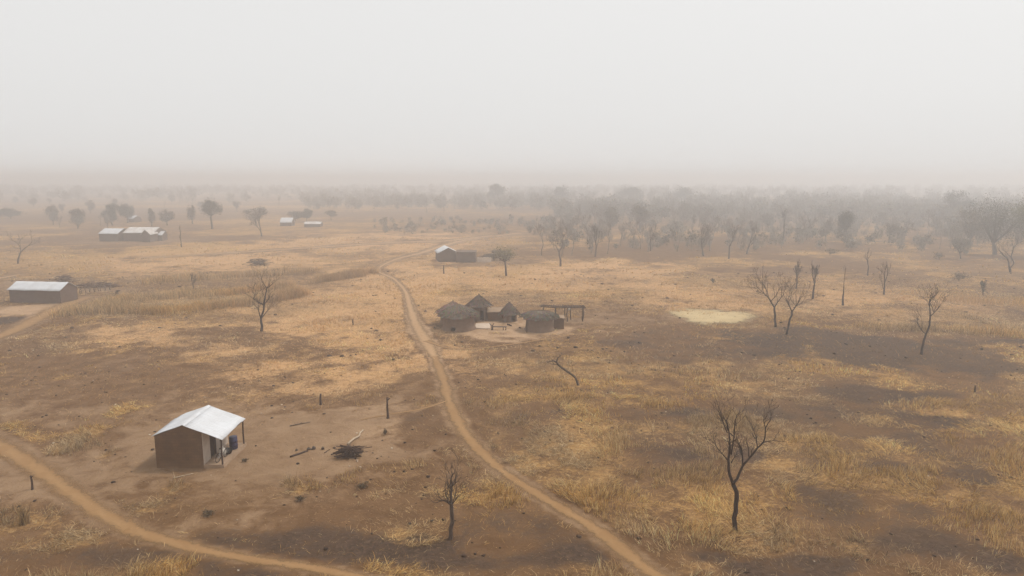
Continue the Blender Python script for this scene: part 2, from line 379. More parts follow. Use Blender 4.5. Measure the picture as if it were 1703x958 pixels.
cc = mix(t, ramp(t, math_(t, 'ADD', attr('bare'), nz), .25, .75), soil, dust)
cc = mix(t, ramp(t, math_(t, 'ADD', attr('burn'), nz), .30, .75), cc, burnc)
cc = mix(t, ramp(t, math_(t, 'ADD', attr('straw'), nz), .38, .85), cc, strawc)
cc = mix(t, math_(t, 'MULTIPLY', ramp(t, big, .45, .7), .22), cc, (0.20, 0.115, 0.05))
l.new(cc, b.inputs['Base Color']); b.inputs['Roughness'].default_value = 1.0; b.inputs['Specular IOR Level'].default_value = 0.05
bp = n.new('ShaderNodeBump'); bp.inputs['Strength'].default_value = 0.8; bp.inputs['Distance'].default_value = 0.25
l.new(math_(t, 'ADD', math_(t, 'MULTIPLY', fine, .5), math_(t, 'MULTIPLY', mid, .8)), bp.inputs['Height']); l.new(bp.outputs[0], b.inputs['Normal'])
ground = bigmesh('ground', np.c_[X, Y, hgt(X, Y)], FQ, m, None, {'straw': st*(0.74+0.26*np.maximum(sb, smooth(90, 190, Y))), 'burn': bu, 'bare': ba, 'stubble': sb, 'paledust': pdust}, True)
tag(ground, kind='structure')

# ------------------------------------------------------------------ footpaths
m, t, n, l, b = newmat('trodden_dust'); p = wpos(t)
mid = noise(t, 0.7, 6, 0.7, p, 0.8); fine = noise(t, 5, 5, 0.7, p)
c = mix(t, ramp(t, mid, .3, .7), (0.262, 0.150, 0.068), (0.328, 0.198, 0.096))
c = mix(t, math_(t, 'MULTIPLY', ramp(t, fine, .5, .8), .6), c, (0.23, 0.128, 0.055))
l.new(c, b.inputs['Base Color']); b.inputs['Roughness'].default_value = 1; b.inputs['Specular IOR Level'].default_value = 0.05
a = n.new('ShaderNodeAttribute'); a.attribute_name = 'edge'
rim = math_(t, 'ADD', a.outputs['Fac'], math_(t, 'MULTIPLY', math_(t, 'SUBTRACT', mid, .5), .9))
l.new(mix(t, math_(t, 'MULTIPLY', ramp(t, rim, .15, .75), .55), c, (0.195, 0.112, 0.052)), b.inputs['Base Color'])
e = math_(t, 'ADD', a.outputs['Fac'], math_(t, 'MULTIPLY', math_(t, 'SUBTRACT', mid, .5), 1.3))
e = math_(t, 'ADD', e, math_(t, 'MULTIPLY', math_(t, 'SUBTRACT', fine, .5), .5))
tr = n.new('ShaderNodeBsdfTransparent'); ms = n.new('ShaderNodeMixShader')
l.new(ramp(t, e, .12, 1.0), ms.inputs[0]); l.new(b.outputs[0], ms.inputs[1]); l.new(tr.outputs[0], ms.inputs[2]); l.new(ms.outputs[0], n['Material Output'].inputs[0])
PATHMAT = m
m2 = m.copy(); m2.name = 'pale_trodden_dust'
for nd in m2.node_tree.nodes:
    if nd.type == 'MIX' and not nd.inputs[6].is_linked: nd.inputs[6].default_value = (0.35, 0.215, 0.115, 1); nd.inputs[7].default_value = (0.44, 0.285, 0.160, 1)
for pi_, P in enumerate(PATHS):
    D = np.gradient(P[:, :2], axis=0); D /= np.linalg.norm(D, axis=1)[:, None]; N = np.c_[-D[:, 1], D[:, 0]]
    ks = np.linspace(-1, 1, 9); V = []; E = []
    for k in ks:
        wv = 0.42+0.36*fbm(P[:, 0]/2.2+9*pi_, P[:, 1]/2.2, 95, 3)[:, None]*(1 if pi_ < 4 else 1.5)
        q = P[:, :2] + N * (k * P[:, 2:3] * wv)
        V.append(np.c_[q, hgt(q[:, 0], q[:, 1]) + 0.03 + 0.004*pi_ - 0.012*abs(k)]); E.append(np.full(len(P), abs(k)))
    V = np.stack(V, 1).reshape(-1, 3); E = np.stack(E, 1).ravel()
    ii = np.arange((len(P)-1)*8); r_, c_ = ii // 8, ii % 8; v0 = r_*9+c_
    o = bigmesh('footpath', V, np.c_[v0, v0+1, v0+10, v0+9], m2 if pi_ in (2, 6, 7) else PATHMAT, None, {'edge': E}, True)
    tag(o, kind='structure')

# pale threshing ground beside the compound
m, t, n, l, b = newmat('pale_chaff'); p = wpos(t)
f1 = noise(t, 0.5, 5, .65, p)
l.new(mix(t, ramp(t, f1, .3, .7), (0.42, 0.31, 0.155), (0.51, 0.39, 0.205)), b.inputs['Base Color']); b.inputs['Roughness'].default_value = 1
tr = n.new('ShaderNodeBsdfTransparent'); ms = n.new('ShaderNodeMixShader'); a = n.new('ShaderNodeAttribute'); a.attribute_name = 'edge'
e = math_(t, 'ADD', a.outputs['Fac'], math_(t, 'MULTIPLY', math_(t, 'SUBTRACT', f1, .5), 1.1))
l.new(ramp(t, e, .55, 1.0), ms.inputs[0]); l.new(b.outputs[0], ms.inputs[1]); l.new(tr.outputs[0], ms.inputs[2]); l.new(ms.outputs[0], n['Material Output'].inputs[0])
cx, cy, ax, ay = ell(1186, 526, 82, 15)
rr = np.linspace(0, 1, 10); th = np.linspace(0, 2*math.pi, 49)[:-1]
V = []; E = []
for q in rr:
    for a_ in th:
        wv = 1+0.12*math.sin(3*a_+1)+0.07*math.sin(5*a_)
        x_, y_ = cx+ax*q*wv*math.cos(a_), cy+ay*q*wv*math.sin(a_); V.append((x_, y_, H(x_, y_)+0.05)); E.append(q)
V = np.array(V); F = np.array([(i_*48+j, i_*48+(j+1) % 48, (i_+1)*48+(j+1) % 48, (i_+1)*48+j) for i_ in range(9) for j in range(48)])
o = bigmesh('threshing_ground', V, F, m, None, {'edge': np.array(E)}, True); tag(o, kind='structure')

# ------------------------------------------------------------------ haze: one closed box of dusty air
mb = MB(); mb.box(-2600, 2600, -450, 2600, -2.0, 27.0)
m = bpy.data.materials.new('dusty_air'); m.use_nodes = True; tt = m.node_tree; tt.nodes.clear()
out = tt.nodes.new('ShaderNodeOutputMaterial'); pv = tt.nodes.new('ShaderNodeVolumePrincipled')
pv.inputs['Color'].default_value = (*HAZE_COLOR, 1); pv.inputs['Density'].default_value = HAZE_DENSITY; pv.inputs['Anisotropy'].default_value = 0.62
tt.links.new(pv.outputs[0], out.inputs['Volume'])
hz = mb.build('haze', m); tag(hz, kind='stuff')

# ------------------------------------------------------------------ dry grass
STRAW = np.array([(0.56, 0.330, 0.108), (0.70, 0.462, 0.188), (0.34, 0.20, 0.065), (0.76, 0.55, 0.26), (0.17, 0.095, 0.038), (0.42, 0.29, 0.125)])
STRAWP = np.array([.30, .22, .20, .10, .10, .08])
def blade_mesh(name, x, y, L, W, yaw, lean, cols, bend=0.16):
    N = len(x); z = hgt(x, y)
    base = np.c_[x, y, z - 0.02]
    d = np.c_[np.cos(yaw), np.sin(yaw), np.zeros(N)]
    side = RNG.uniform(0, math.pi, N); s = np.c_[np.cos(side), np.sin(side), np.zeros(N)] * (W/2)[:, None]
    def pt(u, ln):
        return base + (L*u)[:, None]*(d*np.sin(ln)[:, None] + np.array([0, 0, 1.0])*np.cos(ln)[:, None])
    midp = pt(0.55, lean*0.75); tip = midp + (L*0.45)[:, None]*(d*np.sin(lean+bend)[:, None] + np.array([0, 0, 1.0])*np.cos(lean+bend)[:, None])
    tip[:, 2] = np.maximum(tip[:, 2], z+0.015)
    V = np.stack([base-s, base+s, midp+s*0.8, midp-s*0.8, tip], 1).reshape(-1, 3)
    k = np.arange(N)[:, None]*5
    F = np.concatenate([k+np.array([[0, 1, 2]]), k+np.array([[0, 2, 3]]), k+np.array([[3, 2, 4]])], 1).reshape(-1, 3)
    C = np.repeat(cols, 5, 0); C[0::5] *= 0.8; C[1::5] *= 0.8
    o = bigmesh(name, V, F, BLADE, C)
    return o
def sample(y0, y1, dens, margin=1.18):
    """random plan points in the stretch of field between y0 and y1"""
    hw = 0.74*margin
    N = int(dens*hw*(y1*y1-y0*y0)); yy = np.sqrt(RNG.uniform(y0*y0, y1*y1, N)); xx = RNG.uniform(-1, 1, N)*(hw*yy+4)
    return xx, yy
BAX = []                                     # keep-out boxes for buildings
def keep(x, y):
    k = np.ones(len(x), bool)
    for (a0, a1, b0, b1) in BAX: k &= ~((x > a0) & (x < a1) & (y > b0) & (y < b1))
    return k
def colours(N, x, y, gold=0.0):
    c = STRAW[RNG.choice(6, N, p=STRAWP)].copy()
    pat = fbm(x/5, y/5, 51, 4)[:, None]; g = smooth(.35, .65, fbm(x/8, y/8, 57, 3))[:, None]*.55; sb_ = stubble(x, y)[:, None]
    c = c*(1-g)+c.mean(1, keepdims=True)*np.array([1.22, .97, .68])*g
    c = c*(1-.5*sb_)+np.array([.66, .43, .23])*.5*sb_
    c = c*(0.50+0.9*pat)*RNG.uniform(.8, 1.15, N)[:, None]
    return np.clip(c*np.array([1+.05*gold, 1, 1-.12*gold]), 0, .8)
def field(name, y0, y1, tufts, per, L0, L1, W0, W1, label, laid=2.4, gain=1.0):
    x, y = sample(y0, y1, tufts); s_, b_, d_ = zone(x, y)
    pr = np.clip((s_-.22)/.5, 0, 1)**1.3*(1-.75*np.clip(b_*1.5-.5, 0, 1))*smooth(.34, .62, fbm(x/2.6, y/2.6, 77, 4)+.25*(s_-.5))*1.15 + 0.006*(1-d_)
    k = (RNG.random(len(x)) < pr) & keep(x, y); x, y, s_ = x[k], y[k], s_[k]
    n_ = RNG.integers(per[0], per[1]+1, len(x)); tx, ty, ts = (np.repeat(q, n_) for q in (x, y, s_)); N = len(tx)
    ang = RNG.uniform(0, 2*math.pi, N); rad = RNG.random(N)**.7*0.22
    bx, by = tx+rad*np.cos(ang), ty+rad*np.sin(ang)
    flow = fbm(bx/9, by/9, 61, 3)*6*math.pi
    lay = fbm(bx/4.5, by/4.5, 88, 3)
    yaw = np.where(RNG.random(N) < .6, flow+RNG.normal(0, .45, N), ang)
    lean = np.clip(RNG.normal(.3, .3, N)+laid*np.clip(lay-.30, 0, .6), .02, 1.48)
    tuftsize = np.repeat(RNG.uniform(.65, 1.25, len(x)), n_)
    L = RNG.uniform(L0, L1, N)*tuftsize*(0.32+.9*ts)*(.45+1.1*fbm(bx/3.5, by/3.5, 93, 3)); W = RNG.uniform(W0, W1, N)
    o = blade_mesh(name, bx, by, L, W, yaw, lean, np.clip(colours(N, bx, by)*gain*(1-.45*np.clip(np.repeat(b_[k], n_)*1.6-.75, 0, 1))[:, None], 0, .8))
    tag(o, label, 'grass', kind='stuff'); print(name, N)
def litter(name, y0, y1, dens, L0, L1, W0, W1, label):
    x, y = sample(y0, y1, dens); s_, b_, d_ = zone(x, y)
    pr = np.clip(s_*1.1+.05, 0, 1)*(1-.5*d_)
    k = (RNG.random(len(x)) < pr) & keep(x, y); x, y = x[k], y[k]; N = len(x)
    flow = fbm(x/7, y/7, 63, 3)*6*math.pi
    o = blade_mesh(name, x, y, RNG.uniform(L0, L1, N), RNG.uniform(W0, W1, N), flow+RNG.normal(0, .8, N), RNG.uniform(1.15, 1.5, N), colours(N, x, y)*(1.08-.55*np.clip(b_[k]*1.6-.7, 0, 1))[:, None], .1)
    tag(o, label, 'grass', kind='stuff'); print(name, N)

# building footprints first (plan boxes kept free of grass)
BAX += [(-25.2, -19.4, 44.9, 50.2)]
for (q0, q1, q2) in [(728, 865, 548), (868, 945, 545), (10, 135, 502), (720, 800, 438)]:
    xa, ya = G(q0, q2); xb, yb = G(q1, q2); BAX.append((xa, xb, ya-1.5, ya+6))

field('dry_grass', 24, 62, 16.0, (6, 14), .22, .85, .015, .032, 'loose tufts of straw yellow grass over the near fields', 4.2, 1.15)
field('dry_grass', 62, 125, 4.0, (5, 10), .16, .5, .03, .06, 'straw yellow grass of the middle fields round the huts', 4.5, 1.25)
field('dry_grass', 125, 240, .5, (5, 9), .2, .6, .06, .12, 'pale dry grass of the far hazy fields', 4.5, 1.25)
litter('straw_litter', 24, 75, 44, .08, .5, .010, .024, 'broken straw lying over the near soil')
litter('straw_litter', 75, 140, 11, .2, .75, .03, .06, 'broken straw lying over the middle field')

def tall_band(pxs, half, dens, L0, L1, label):
    P = dense([(*G(*q), 1) for q in pxs], 1.0); seg = np.linalg.norm(np.diff(P[:, :2], axis=0), axis=1).sum()
    N = int(seg*half*2*dens*3.2); k = RNG.integers(0, len(P), N)
    x = P[k, 0]+RNG.normal(0, .6, N)+RNG.uniform(-1, 1, N)*.5; y = P[k, 1]+np.clip(RNG.normal(0, .55, N), -1.6, 1.6)*half*(.6+.8*fbm(P[k, 0]/9, P[k, 1]/9, 74, 2))
    kk = keep(x, y) & (vnoise(x/2.5, y/2.5, 71)+.35*RNG.random(N) > .42); x, y = x[kk], y[kk]; N = len(x)
    o = blade_mesh('tall_grass', x, y, RNG.uniform(L0*.7, L1*1.35, N)*(.35+1.0*fbm(x/4, y/4, 72, 3)), RNG.uniform(.02, .05, N), RNG.uniform(0, 6.28, N), np.abs(RNG.normal(.3, .28, N)), np.clip(colours(N, x, y, 1)*1.05, 0, .8), .5)
    tag(o, label, 'tall grass', kind='stuff')
tall_band([(110,522),(170,518),(250,522),(330,515),(400,508),(470,498),(505,490)], 2.6, 26, .9, 1.9, 'thick golden grass bank in front of the long left house')
tall_band([(180,500),(300,495),(400,488),(480,478)], 3.2, 14, .8, 1.5, 'golden grass behind the thick left grass bank')
tall_band([(530,469),(570,463),(620,455)], 3.0, 30, 1.0, 1.9, 'strip of tall golden grass ending at the footpath bend')
tall_band([(250,470),(380,462),(480,456),(520,452)], 3.5, 8, .8, 1.6, 'loose golden grass left of the tall strip')
tall_band([(1440,545),(1520,548),(1600,552),(1703,560)], 2.0, 12, .7, 1.3, 'straw grass fringe along the top of the burnt ground')
tall_band([(1560,498),(1640,502),(1720,505)], 3.5, 6, .8, 1.4, 'rough grass near the far right bushes')

# ------------------------------------------------------------------ clods, dung and pale scraps
def clods(name, y0, y1, dens, r0, r1, base, label, mode):
    x, y = sample(y0, y1, dens); s_, b_, d_ = zone(x, y)
    k = (RNG.random(len(x)) < (0.15+vnoise(x/5, y/5, 91)**2)) & keep(x, y) & ((pathmask(x, y) < .2)); x, y = x[k], y[k]; N = len(x)
    oct_ = np.array([(1,0,0),(0,1,0),(-1,0,0),(0,-1,0),(0,0,1),(0,0,-.4),(.7,.7,.45),(-.7,.7,.5),(-.7,-.7,.45),(.7,-.7,.5)], float)
    fa = np.array([(0,6,9),(6,4,9),(6,1,7),(6,7,4),(7,2,8),(7,8,4),(8,3,9),(8,9,4),(0,1,6),(1,2,7),(2,3,8),(3,0,9),(0,5,1),(1,5,2),(2,5,3),(3,5,0)])
    R = RNG.uniform(r0, r1, N)*RNG.uniform(.6, 1.3, N)
    V = oct_[None]*R[:, None, None]*RNG.uniform(.6, 1.3, (N, 10, 1)); V[:, :, 2] *= .65
    V += np.c_[x, y, hgt(x, y)+R*.15][:, None, :]
    F = (fa[None]+(np.arange(N)*10)[:, None, None]).reshape(-1, 3)
    C = np.repeat(np.array(base)[None]*RNG.uniform(.6, 1.3, N)[:, None], 10, 0)
    o = bigmesh(name, V.reshape(-1, 3), F, CLOD, C); tag(o, label, 'clods', kind='stuff')
clods('dark_clods', 25, 75, .35, .05, .13, (0.055, 0.036, 0.027), 'dark clods and dung scattered over the near ground', 0)
clods('dark_clods', 75, 150, .08, .10, .26, (0.07, 0.048, 0.036), 'dark clods scattered over the middle fields', 0)
clods('pale_scraps', 25, 80, .10, .03, .085, (0.58, 0.50, 0.40), 'pale stones and scraps scattered over the near ground', 1)

# ------------------------------------------------------------------ the near house with the tin roof and porch
hx0, hx1, hp, hy0, hy1 = -24.62, -21.35, -20.0, 45.4, 49.5      # wall, porch edge
hz0 = H(-22.5, 47)
house = thing('mud_house', (hx0+hp)/2, (hy0+hy1)/2, 'small brown mud house with bright tin gable roof and open porch by the left footpath', 'house', 0, None, hz0)
ox, oy = (hx0+hp)/2, (hy0+hy1)/2
x0, x1, xp, y0, y1 = hx0-ox, hx1-ox, hp-ox, hy0-oy, hy1-oy
zl, zr, zpo = 2.40, 3.12, 2.05
xr = -22.62-ox                                                   # ridge
sL = (zr-zl)/(xr-x0); sR = (zr-zpo)/(xp+.05-xr); zE = zr-sR*(x1-xr)
wl = MB()
gab = [(x0, -.3), (x1, -.3), (x1, zE-.03), (xr, zr-.03), (x0, zl-.03)]
wl.prism_y(gab, y0, y0+.22); wl.prism_y(gab, y1-.22, y1)
wl.box(x0, x0+.22, y0+.222, y1-.222, -.3, zl-.06)
dy0, dy1 = y0+1.15, y0+1.95
wl.box(x1-.22, x1, y0+.222, dy0, -.3, zE-.04); wl.box(x1-.22, x1, dy1, y1-.222, -.3, zE-.04); wl.box(x1-.219, x1-.001, dy0, dy1, 2.02, zE-.05)
# eroded plaster skirt at the foot of the front wall
wl.add([(x0+.5, y0-.10, -.2), (x0+1.6, y0-.12, -.2), (x0+1.5, y0-.001, .16), (x0+.6, y0-.001, .12)], [(0, 1, 2, 3)])
wl.build('wall', MUD, house)
pm = simple('porch_plaster', (0.27, 0.18, 0.115), (0.34, 0.235, 0.155), 2.5, .9, .2, 12)
pl_ = MB(); pl_.add([(x1+.003, y0-.02, -.3), (xp+.12, y0-.04, -.3), (xp+.12, y1+.05, -.3), (x1+.003, y1, -.3), (x1+.003, y0, .26), (xp+.02, y0, .24), (xp+.03, y1+.02, .24), (x1+.003, y1, .26)],
    [(4,5,6,7),(0,1,5,4),(1,2,6,5),(2,3,7,6)]); pl_.build('plinth', pm, house)
wp = MB(); wp.box(x1+.002, x1+.03, y0+.002, dy0-.06, .26, zE-.06); wp.box(x1+.002, x1+.03, dy1+.06, y1-.002, .26, zE-.06); wp.build('porch_wall_plaster', simple('pale_plaster', (0.42,0.35,0.29), (0.52,0.44,0.37), 2, .9), house)
d_ = MB(); d_.box(x1-.16, x1-.10, dy0+.002, dy1-.002, .26, 2.02); dd = d_.build('door', WOOD, house)
d_ = MB(); d_.box(x1-.02, x1+.05, dy0-.06, dy0+.001, .26, 2.08); d_.box(x1-.02, x1+.05, dy1-.001, dy1+.06, .26, 2.08); d_.box(x1-.019, x1+.049, dy0+.001, dy1-.001, 2.02, 2.079); d_.build('frame', WOOD, dd)
for (py_, sx) in ((y0+.10, .0), (y1-.15, .0)):
    q = MB(); q.tube([(xp-.08, py_, .2), (xp-.11, py_+.02, 1.0), (xp-.06, py_-.01, zpo+.02)], [.06, .055, .05], 7); q.build('porch_post', WOOD, house)
q = MB(); q.tube([(xp-.06, y0-.1, zpo+.0), (xp-.06, y1+.1, zpo+.0)], .045, 6); q.build('porch_beam', WOOD, house)
def corr_roof(xa, za, xb, zb, ya, yb, amp=.014, wl_=.2, seed=0, nxs=6, sag=.02):
    """corrugated sheet from ridge (xa,za) down to eave (xb,zb)"""
    r = np.random.default_rng(seed); nyy = int((yb-ya)/wl_*4)+1
    us = np.linspace(0, 1, nxs); ys = np.linspace(ya, yb, nyy); V = []
    jag = r.normal(0, .012, nyy//16+2)
    for u in us:
        for k, yq in enumerate(ys):
            xq = xa+(xb-xa)*u + (jag[k//16] if u == 1 else 0); zq = za+(zb-za)*u
            V.append((xq, yq, zq+amp*math.sin(2*math.pi*(yq-ya)/wl_)+sag*math.sin(u*7+yq*1.3)*(.3+u)+(.012 if (k//16) % 2 else 0)))
    F = [(a*nyy+k, a*nyy+k+1, (a+1)*nyy+k+1, (a+1)*nyy+k) for a in range(nxs-1) for k in range(nyy-1)]
    mb = MB(); mb.add(V, F); return mb
def roof_part(parent, *a, mat=TIN, name='roof', **k):
    o = corr_roof(*a, **k).build(name, mat, parent, True)
    sm = o.modifiers.new('thick', 'SOLIDIFY'); sm.thickness = .02; sm.offset = 1
    return o
ra = roof_part(house, xr, zr+.02, xp+.05, zpo+.05, y0-.06, y1+.06, seed=1, amp=.022, wl_=.22)
roof_part(house, xr, zr+.02, x0-.16, zl-.06, y0-.06, y1+.06, seed=2, amp=.022, wl_=.22)
q = MB(); q.prism_y([(xr-.16, zr-.01), (xr, zr+.055), (xr+.16, zr-.03), (xr, zr+.045)], y0-.07, y1+.07); q.build('ridge_cap', TIN, ra)
q = MB()
for k in range(3):
    u = (k+.5)/3; q.tube([(xr+(xp-xr)*u*.9, y0+.05, zr-sR*(xp-xr)*u*.9-.05), (xr+(xp-xr)*u*.9, y1-.05, zr-sR*(xp-xr)*u*.9-.05)], .03, 5)
# things under the porch
fz = hz0+.25
def drum(x, y):
    t_ = thing('water_drum', x, y, 'dark blue plastic drum standing at the far end of the porch', 'drum', 0, None, fz)
    q = MB(); q.lathe([(0, 0), (.27, 0), (.29, .03), (.29, .28), (.305, .30), (.29, .32), (.29, .58), (.305, .60), (.29, .62), (.29, .86), (.26, .9)], 20); q.build('body', BLUE, t_, True)
    q = MB(); q.lathe([(.275, .895), (.28, .93), (.25, .935), (0, .93)], 20); q.build('lid', BLUE, t_, True)
drum(-20.45, 48.35)
t_ = thing('basin', -20.5, 47.45, 'black basin on the porch floor beside the blue drum', 'basin', 0, None, fz)
q = MB(); q.lathe([(0, .01), (.22, .01), (.34, .26), (.36, .27), (.35, .285), (.32, .26), (.2, .04), (0, .04)], 20); q.build('bowl', BLACK, t_, True)
def bicycle(x, y, rz):
    t_ = thing('bicycle', x, y, 'dark bicycle leaning at the near corner post of the porch', 'bicycle', rz, None, fz)
    t_.rotation_euler = (0.14, 0, rz)
    for wx in (-.52, .52):
        q = MB(); a = np.linspace(0, 2*math.pi, 25); q.tube(np.c_[wx+.33*np.cos(a), 0*a, .34+.33*np.sin(a)], .022, 6, False); wh = q.build('wheel', BLACK, t_, True)
        q = MB()
        for k in range(10): q.tube([(wx, 0, .34), (wx+.31*math.cos(k*.628), 0, .34+.31*math.sin(k*.628))], .005, 3)
        q.tube([(wx, -.05, .34), (wx, .05, .34)], .025, 6); q.build('spokes', STEEL, wh)
    q = MB()
    for pa, pb in (((-.52,0,.34),(-.08,0,.30)), ((-.52,0,.34),(-.2,0,.80)), ((-.08,0,.30),(-.22,0,.88)), ((-.08,0,.30),(.36,0,.72)), ((-.2,0,.80),(.34,0,.84)), ((.52,0,.34),(.32,0,.96))): q.tube([pa, pb], .018, 6)
    q.build('bicycle_frame', STEEL, t_)
    q = MB(); q.tube([(.26,-.28,.98),(.33,-.2,1.0),(.32,0,.97),(.33,.2,1.0),(.26,.28,.98)], .014, 6); q.build('handlebar', STEEL, t_)
    q = MB(); q.add([(-.36,-.09,.90),(-.36,.09,.90),(-.08,.03,.91),(-.08,-.03,.91),(-.34,-.08,.95),(-.34,.08,.95),(-.09,.02,.94),(-.09,-.02,.94)], [(0,1,2,3),(4,7,6,5),(0,3,7,4),(1,5,6,2),(0,4,5,1),(3,2,6,7)]); q.build('saddle', BLACK, t_)
    q = MB(); a = np.linspace(0, 2*math.pi, 13); q.tube(np.c_[-.08+.09*np.cos(a), 0*a+.03, .30+.09*np.sin(a)], .01, 4, False); q.tube([(-.08,-.1,.30),(-.08,.1,.30)], .012, 5); q.build('crank', STEEL, t_)
bicycle(-20.48, 46.35, math.radians(82))
t_ = thing('sack', -20.75, 47.05, 'pale tied sack on the porch floor between bicycle and black basin', 'sack', .4, None, fz)
q = MB(); q.lathe([(0, 0), (.2, .01), (.26, .15), (.25, .38), (.17, .52), (.07, .58), (.1, .66), (.0, .65)], 14, 0, 0, .12, 5); q.build('bag', CLOTH, t_, True)

# ------------------------------------------------------------------ sticks, logs and stones in the yard
def stick(name, pa, pb, r0, r1, mat, label, cat, group=None, za=.06, zb=.06, bend=.05, seed=0, fork=0):
    r = random.Random(seed); (xa, ya), (xb, yb) = G(*pa), G(*pb)
    A = np.array([xa, ya, H(xa, ya)+za]); B = np.array([xb, yb, H(xb, yb)+zb]); L = np.linalg.norm(B-A)
    pts = [A+(B-A)*u+np.array([r.uniform(-1, 1), r.uniform(-1, 1), 0])*bend*L*math.sin(u*math.pi) for u in np.linspace(0, 1, 6)]
    O = A.copy(); q = MB(); q.tube([p_-O for p_ in pts], np.linspace(r0, r1, 6), 7)
    for k in range(fork):
        u = r.uniform(.3, .9); p0 = A+(B-A)*u-O; q.tube([p0, p0+np.array([r.uniform(-.3, .3), r.uniform(-.3, .3), r.uniform(.05, .3)])*L*.35], [r1*.7, r1*.3], 5)
    o = q.build(name, mat, None, True, tuple(O)); return tag(o, label, cat, group)
stick('log', (579, 746), (604, 719), .085, .06, WOOD_PALE, 'long pale barkless log reaching back from the firewood heap', 'log', za=.25, zb=.08, bend=.10)
stick('log', (483, 764), (512, 754), .075, .06, WOOD, 'dark log lying left of the firewood heap', 'log', seed=2)
stick('branch', (540, 757), (549, 751), .03, .02, WOOD, 'short thin branch on the soil between log and firewood heap', 'branch', seed=3)
stick('branch', (288, 801), (322, 793), .035, .02, WOOD_PALE, 'pale thin branch lying in front of the near house', 'branch', seed=4)
stick('branch', (482, 712), (516, 705), .05, .03, WOOD_GREY, 'forked dead branch lying behind the firewood heap', 'branch', seed=5, fork=6)
def stone(px, py, r, label, col, seed, group=None):
    x, y = G(px, py); rr = random.Random(seed); q = MB()
    q.lathe([(.02, -.4*r), (r*.9, -.2*r), (r, .25*r), (r*.7, .7*r), (.01, .85*r)], 9, 0, 0, .4, seed)
    o = q.build('stone', col, None, True, (x, y, H(x, y))); tag(o, label, 'stone', group)
STONE = simple('dark_stone', (0.06, 0.042, 0.034), (0.10, 0.075, 0.06), 6, .95)
stone(514, 751, .15, 'dark hearth stone nearest the end of the dark log', STONE, 1)
stone(521, 750, .17, 'largest dark hearth stone, right of the one at the log', STONE, 2)
stone(537, 750, .13, 'lone dark stone halfway between log and firewood heap', STONE, 3)
stone(493, 753, .10, 'small dark stone behind the dark log', STONE, 4)
stone(594, 771, .10, 'pale stone in front of the firewood heap', MUD_PALE, 5)
fx, fy = G(582, 762)
for k in range(58):
    r = random.Random(300+k); a = r.uniform(0, math.pi); L = r.uniform(.9, 2.1); lay = k/46
    cxx, cyy = fx+r.gauss(0, .36)*(1-.5*lay), fy+r.gauss(0, .34)*(1-.5*lay); z = .05+.5*lay*max(0, 1-((cxx-fx)/1.3)**2)
    tilt = r.uniform(-.16, .16); dx, dy = math.cos(a)*L/2, math.sin(a)*L/2*.8
    q = MB(); kk = [(-dx, -dy, -tilt*L/2), (r.uniform(-.08, .08), r.uniform(-.08, .08), r.uniform(0, .08)), (dx, dy, tilt*L/2)]
    r0 = r.uniform(.03, .06); q.tube(kk, [r0, r0*.9, r0*.6], 6)
    o = q.build('firewood_stick', WOOD, None, True, (cxx, cyy, H(fx, fy)+max(z, .05+abs(tilt)*L/2*.6)))
    tag(o, 'dark dry stick lying in the round firewood heap right of the near house', 'stick', 'sticks of the firewood heap')

# ------------------------------------------------------------------ trees
def perp(d, r):
    v = np.array([r.gauss(0, 1), r.gauss(0, 1), r.gauss(0, 1)]); v -= d*np.dot(v, d); return v/(np.linalg.norm(v)+1e-9)
def grow(p, d, L, r0, lvl, maxl, r, out, spread=.6, up=.12, wig=.16, kids=(2, 3), ratio=.7):
    n_ = 5; pts = [p.copy()]; ds = []
    for i_ in range(n_):
        d = d+perp(d, r)*wig*r.random()*1.6+np.array([0, 0, up*.3]); d = d/np.linalg.norm(d); p = p+d*L/n_; pts.append(p.copy()); ds.append(d)
    r1 = r0*.62; out.append((lvl, pts, np.linspace(r0, r1, n_+1)))
    if lvl >= maxl: return
    c = r.randint(*kids)
    for k in range(c):
        last = k < 2; q = pts[-1] if last else pts[r.randint(2, n_-1)]
        nd = d+perp(d, r)*spread*r.uniform(.6, 1.3); nd[2] += up; nd /= np.linalg.norm(nd)
        grow(q, nd, L*ratio*r.uniform(.75, 1.15), r1*(.85 if last else .6), lvl+1, maxl, r, out, spread, up, wig, kids, ratio)
def skeleton(seed, maxl=5, trunk=.36, spread=.6, up=.14, kids=(2, 3), ratio=.72, lean=(0, 0), r0=.03):
    r = random.Random(seed); out = []; d = np.array([lean[0], lean[1], 1.0]); d /= np.linalg.norm(d)
    grow(np.zeros(3), d, trunk, r0, 0, maxl, r, out, spread, up, .2, kids, ratio)
    top = max(p_[2] for _, pts, _ in out for p_ in pts); 
    return [(lv, [p_/top for p_ in pts], rd/top) for lv, pts, rd in out]
def tree_meshes(sk, height, wide, trunkr, split=1, minr=.006, k0=7):
    """(trunk MB, crown MB) from a unit skeleton"""
    A, B = MB(), MB(); base = sk[0][2][0]
    for lv, pts, rd in sk:
        P = [np.array([p_[0]*wide, p_[1]*wide, p_[2]])*height for p_ in pts]; R = np.maximum(np.array(rd)/base*trunkr, minr)
        (A if lv <= split else B).tube(P, R, k0 if lv <= 1 else (5 if lv <= 2 else 3), lv > 2)
    if not B.v: B = None
    return A, B
def tree_thing(name, x, y, label, cat, A, B, bark, crownmat, rz=0, group=None, deep=.15):
    t_ = thing(name, x, y, label, cat, rz, group); t_.location.z -= deep*.3
    A.build('trunk', bark, t_, True)
    if B: B.build('crown', crownmat, t_, crownmat is not LEAF)
    return t_
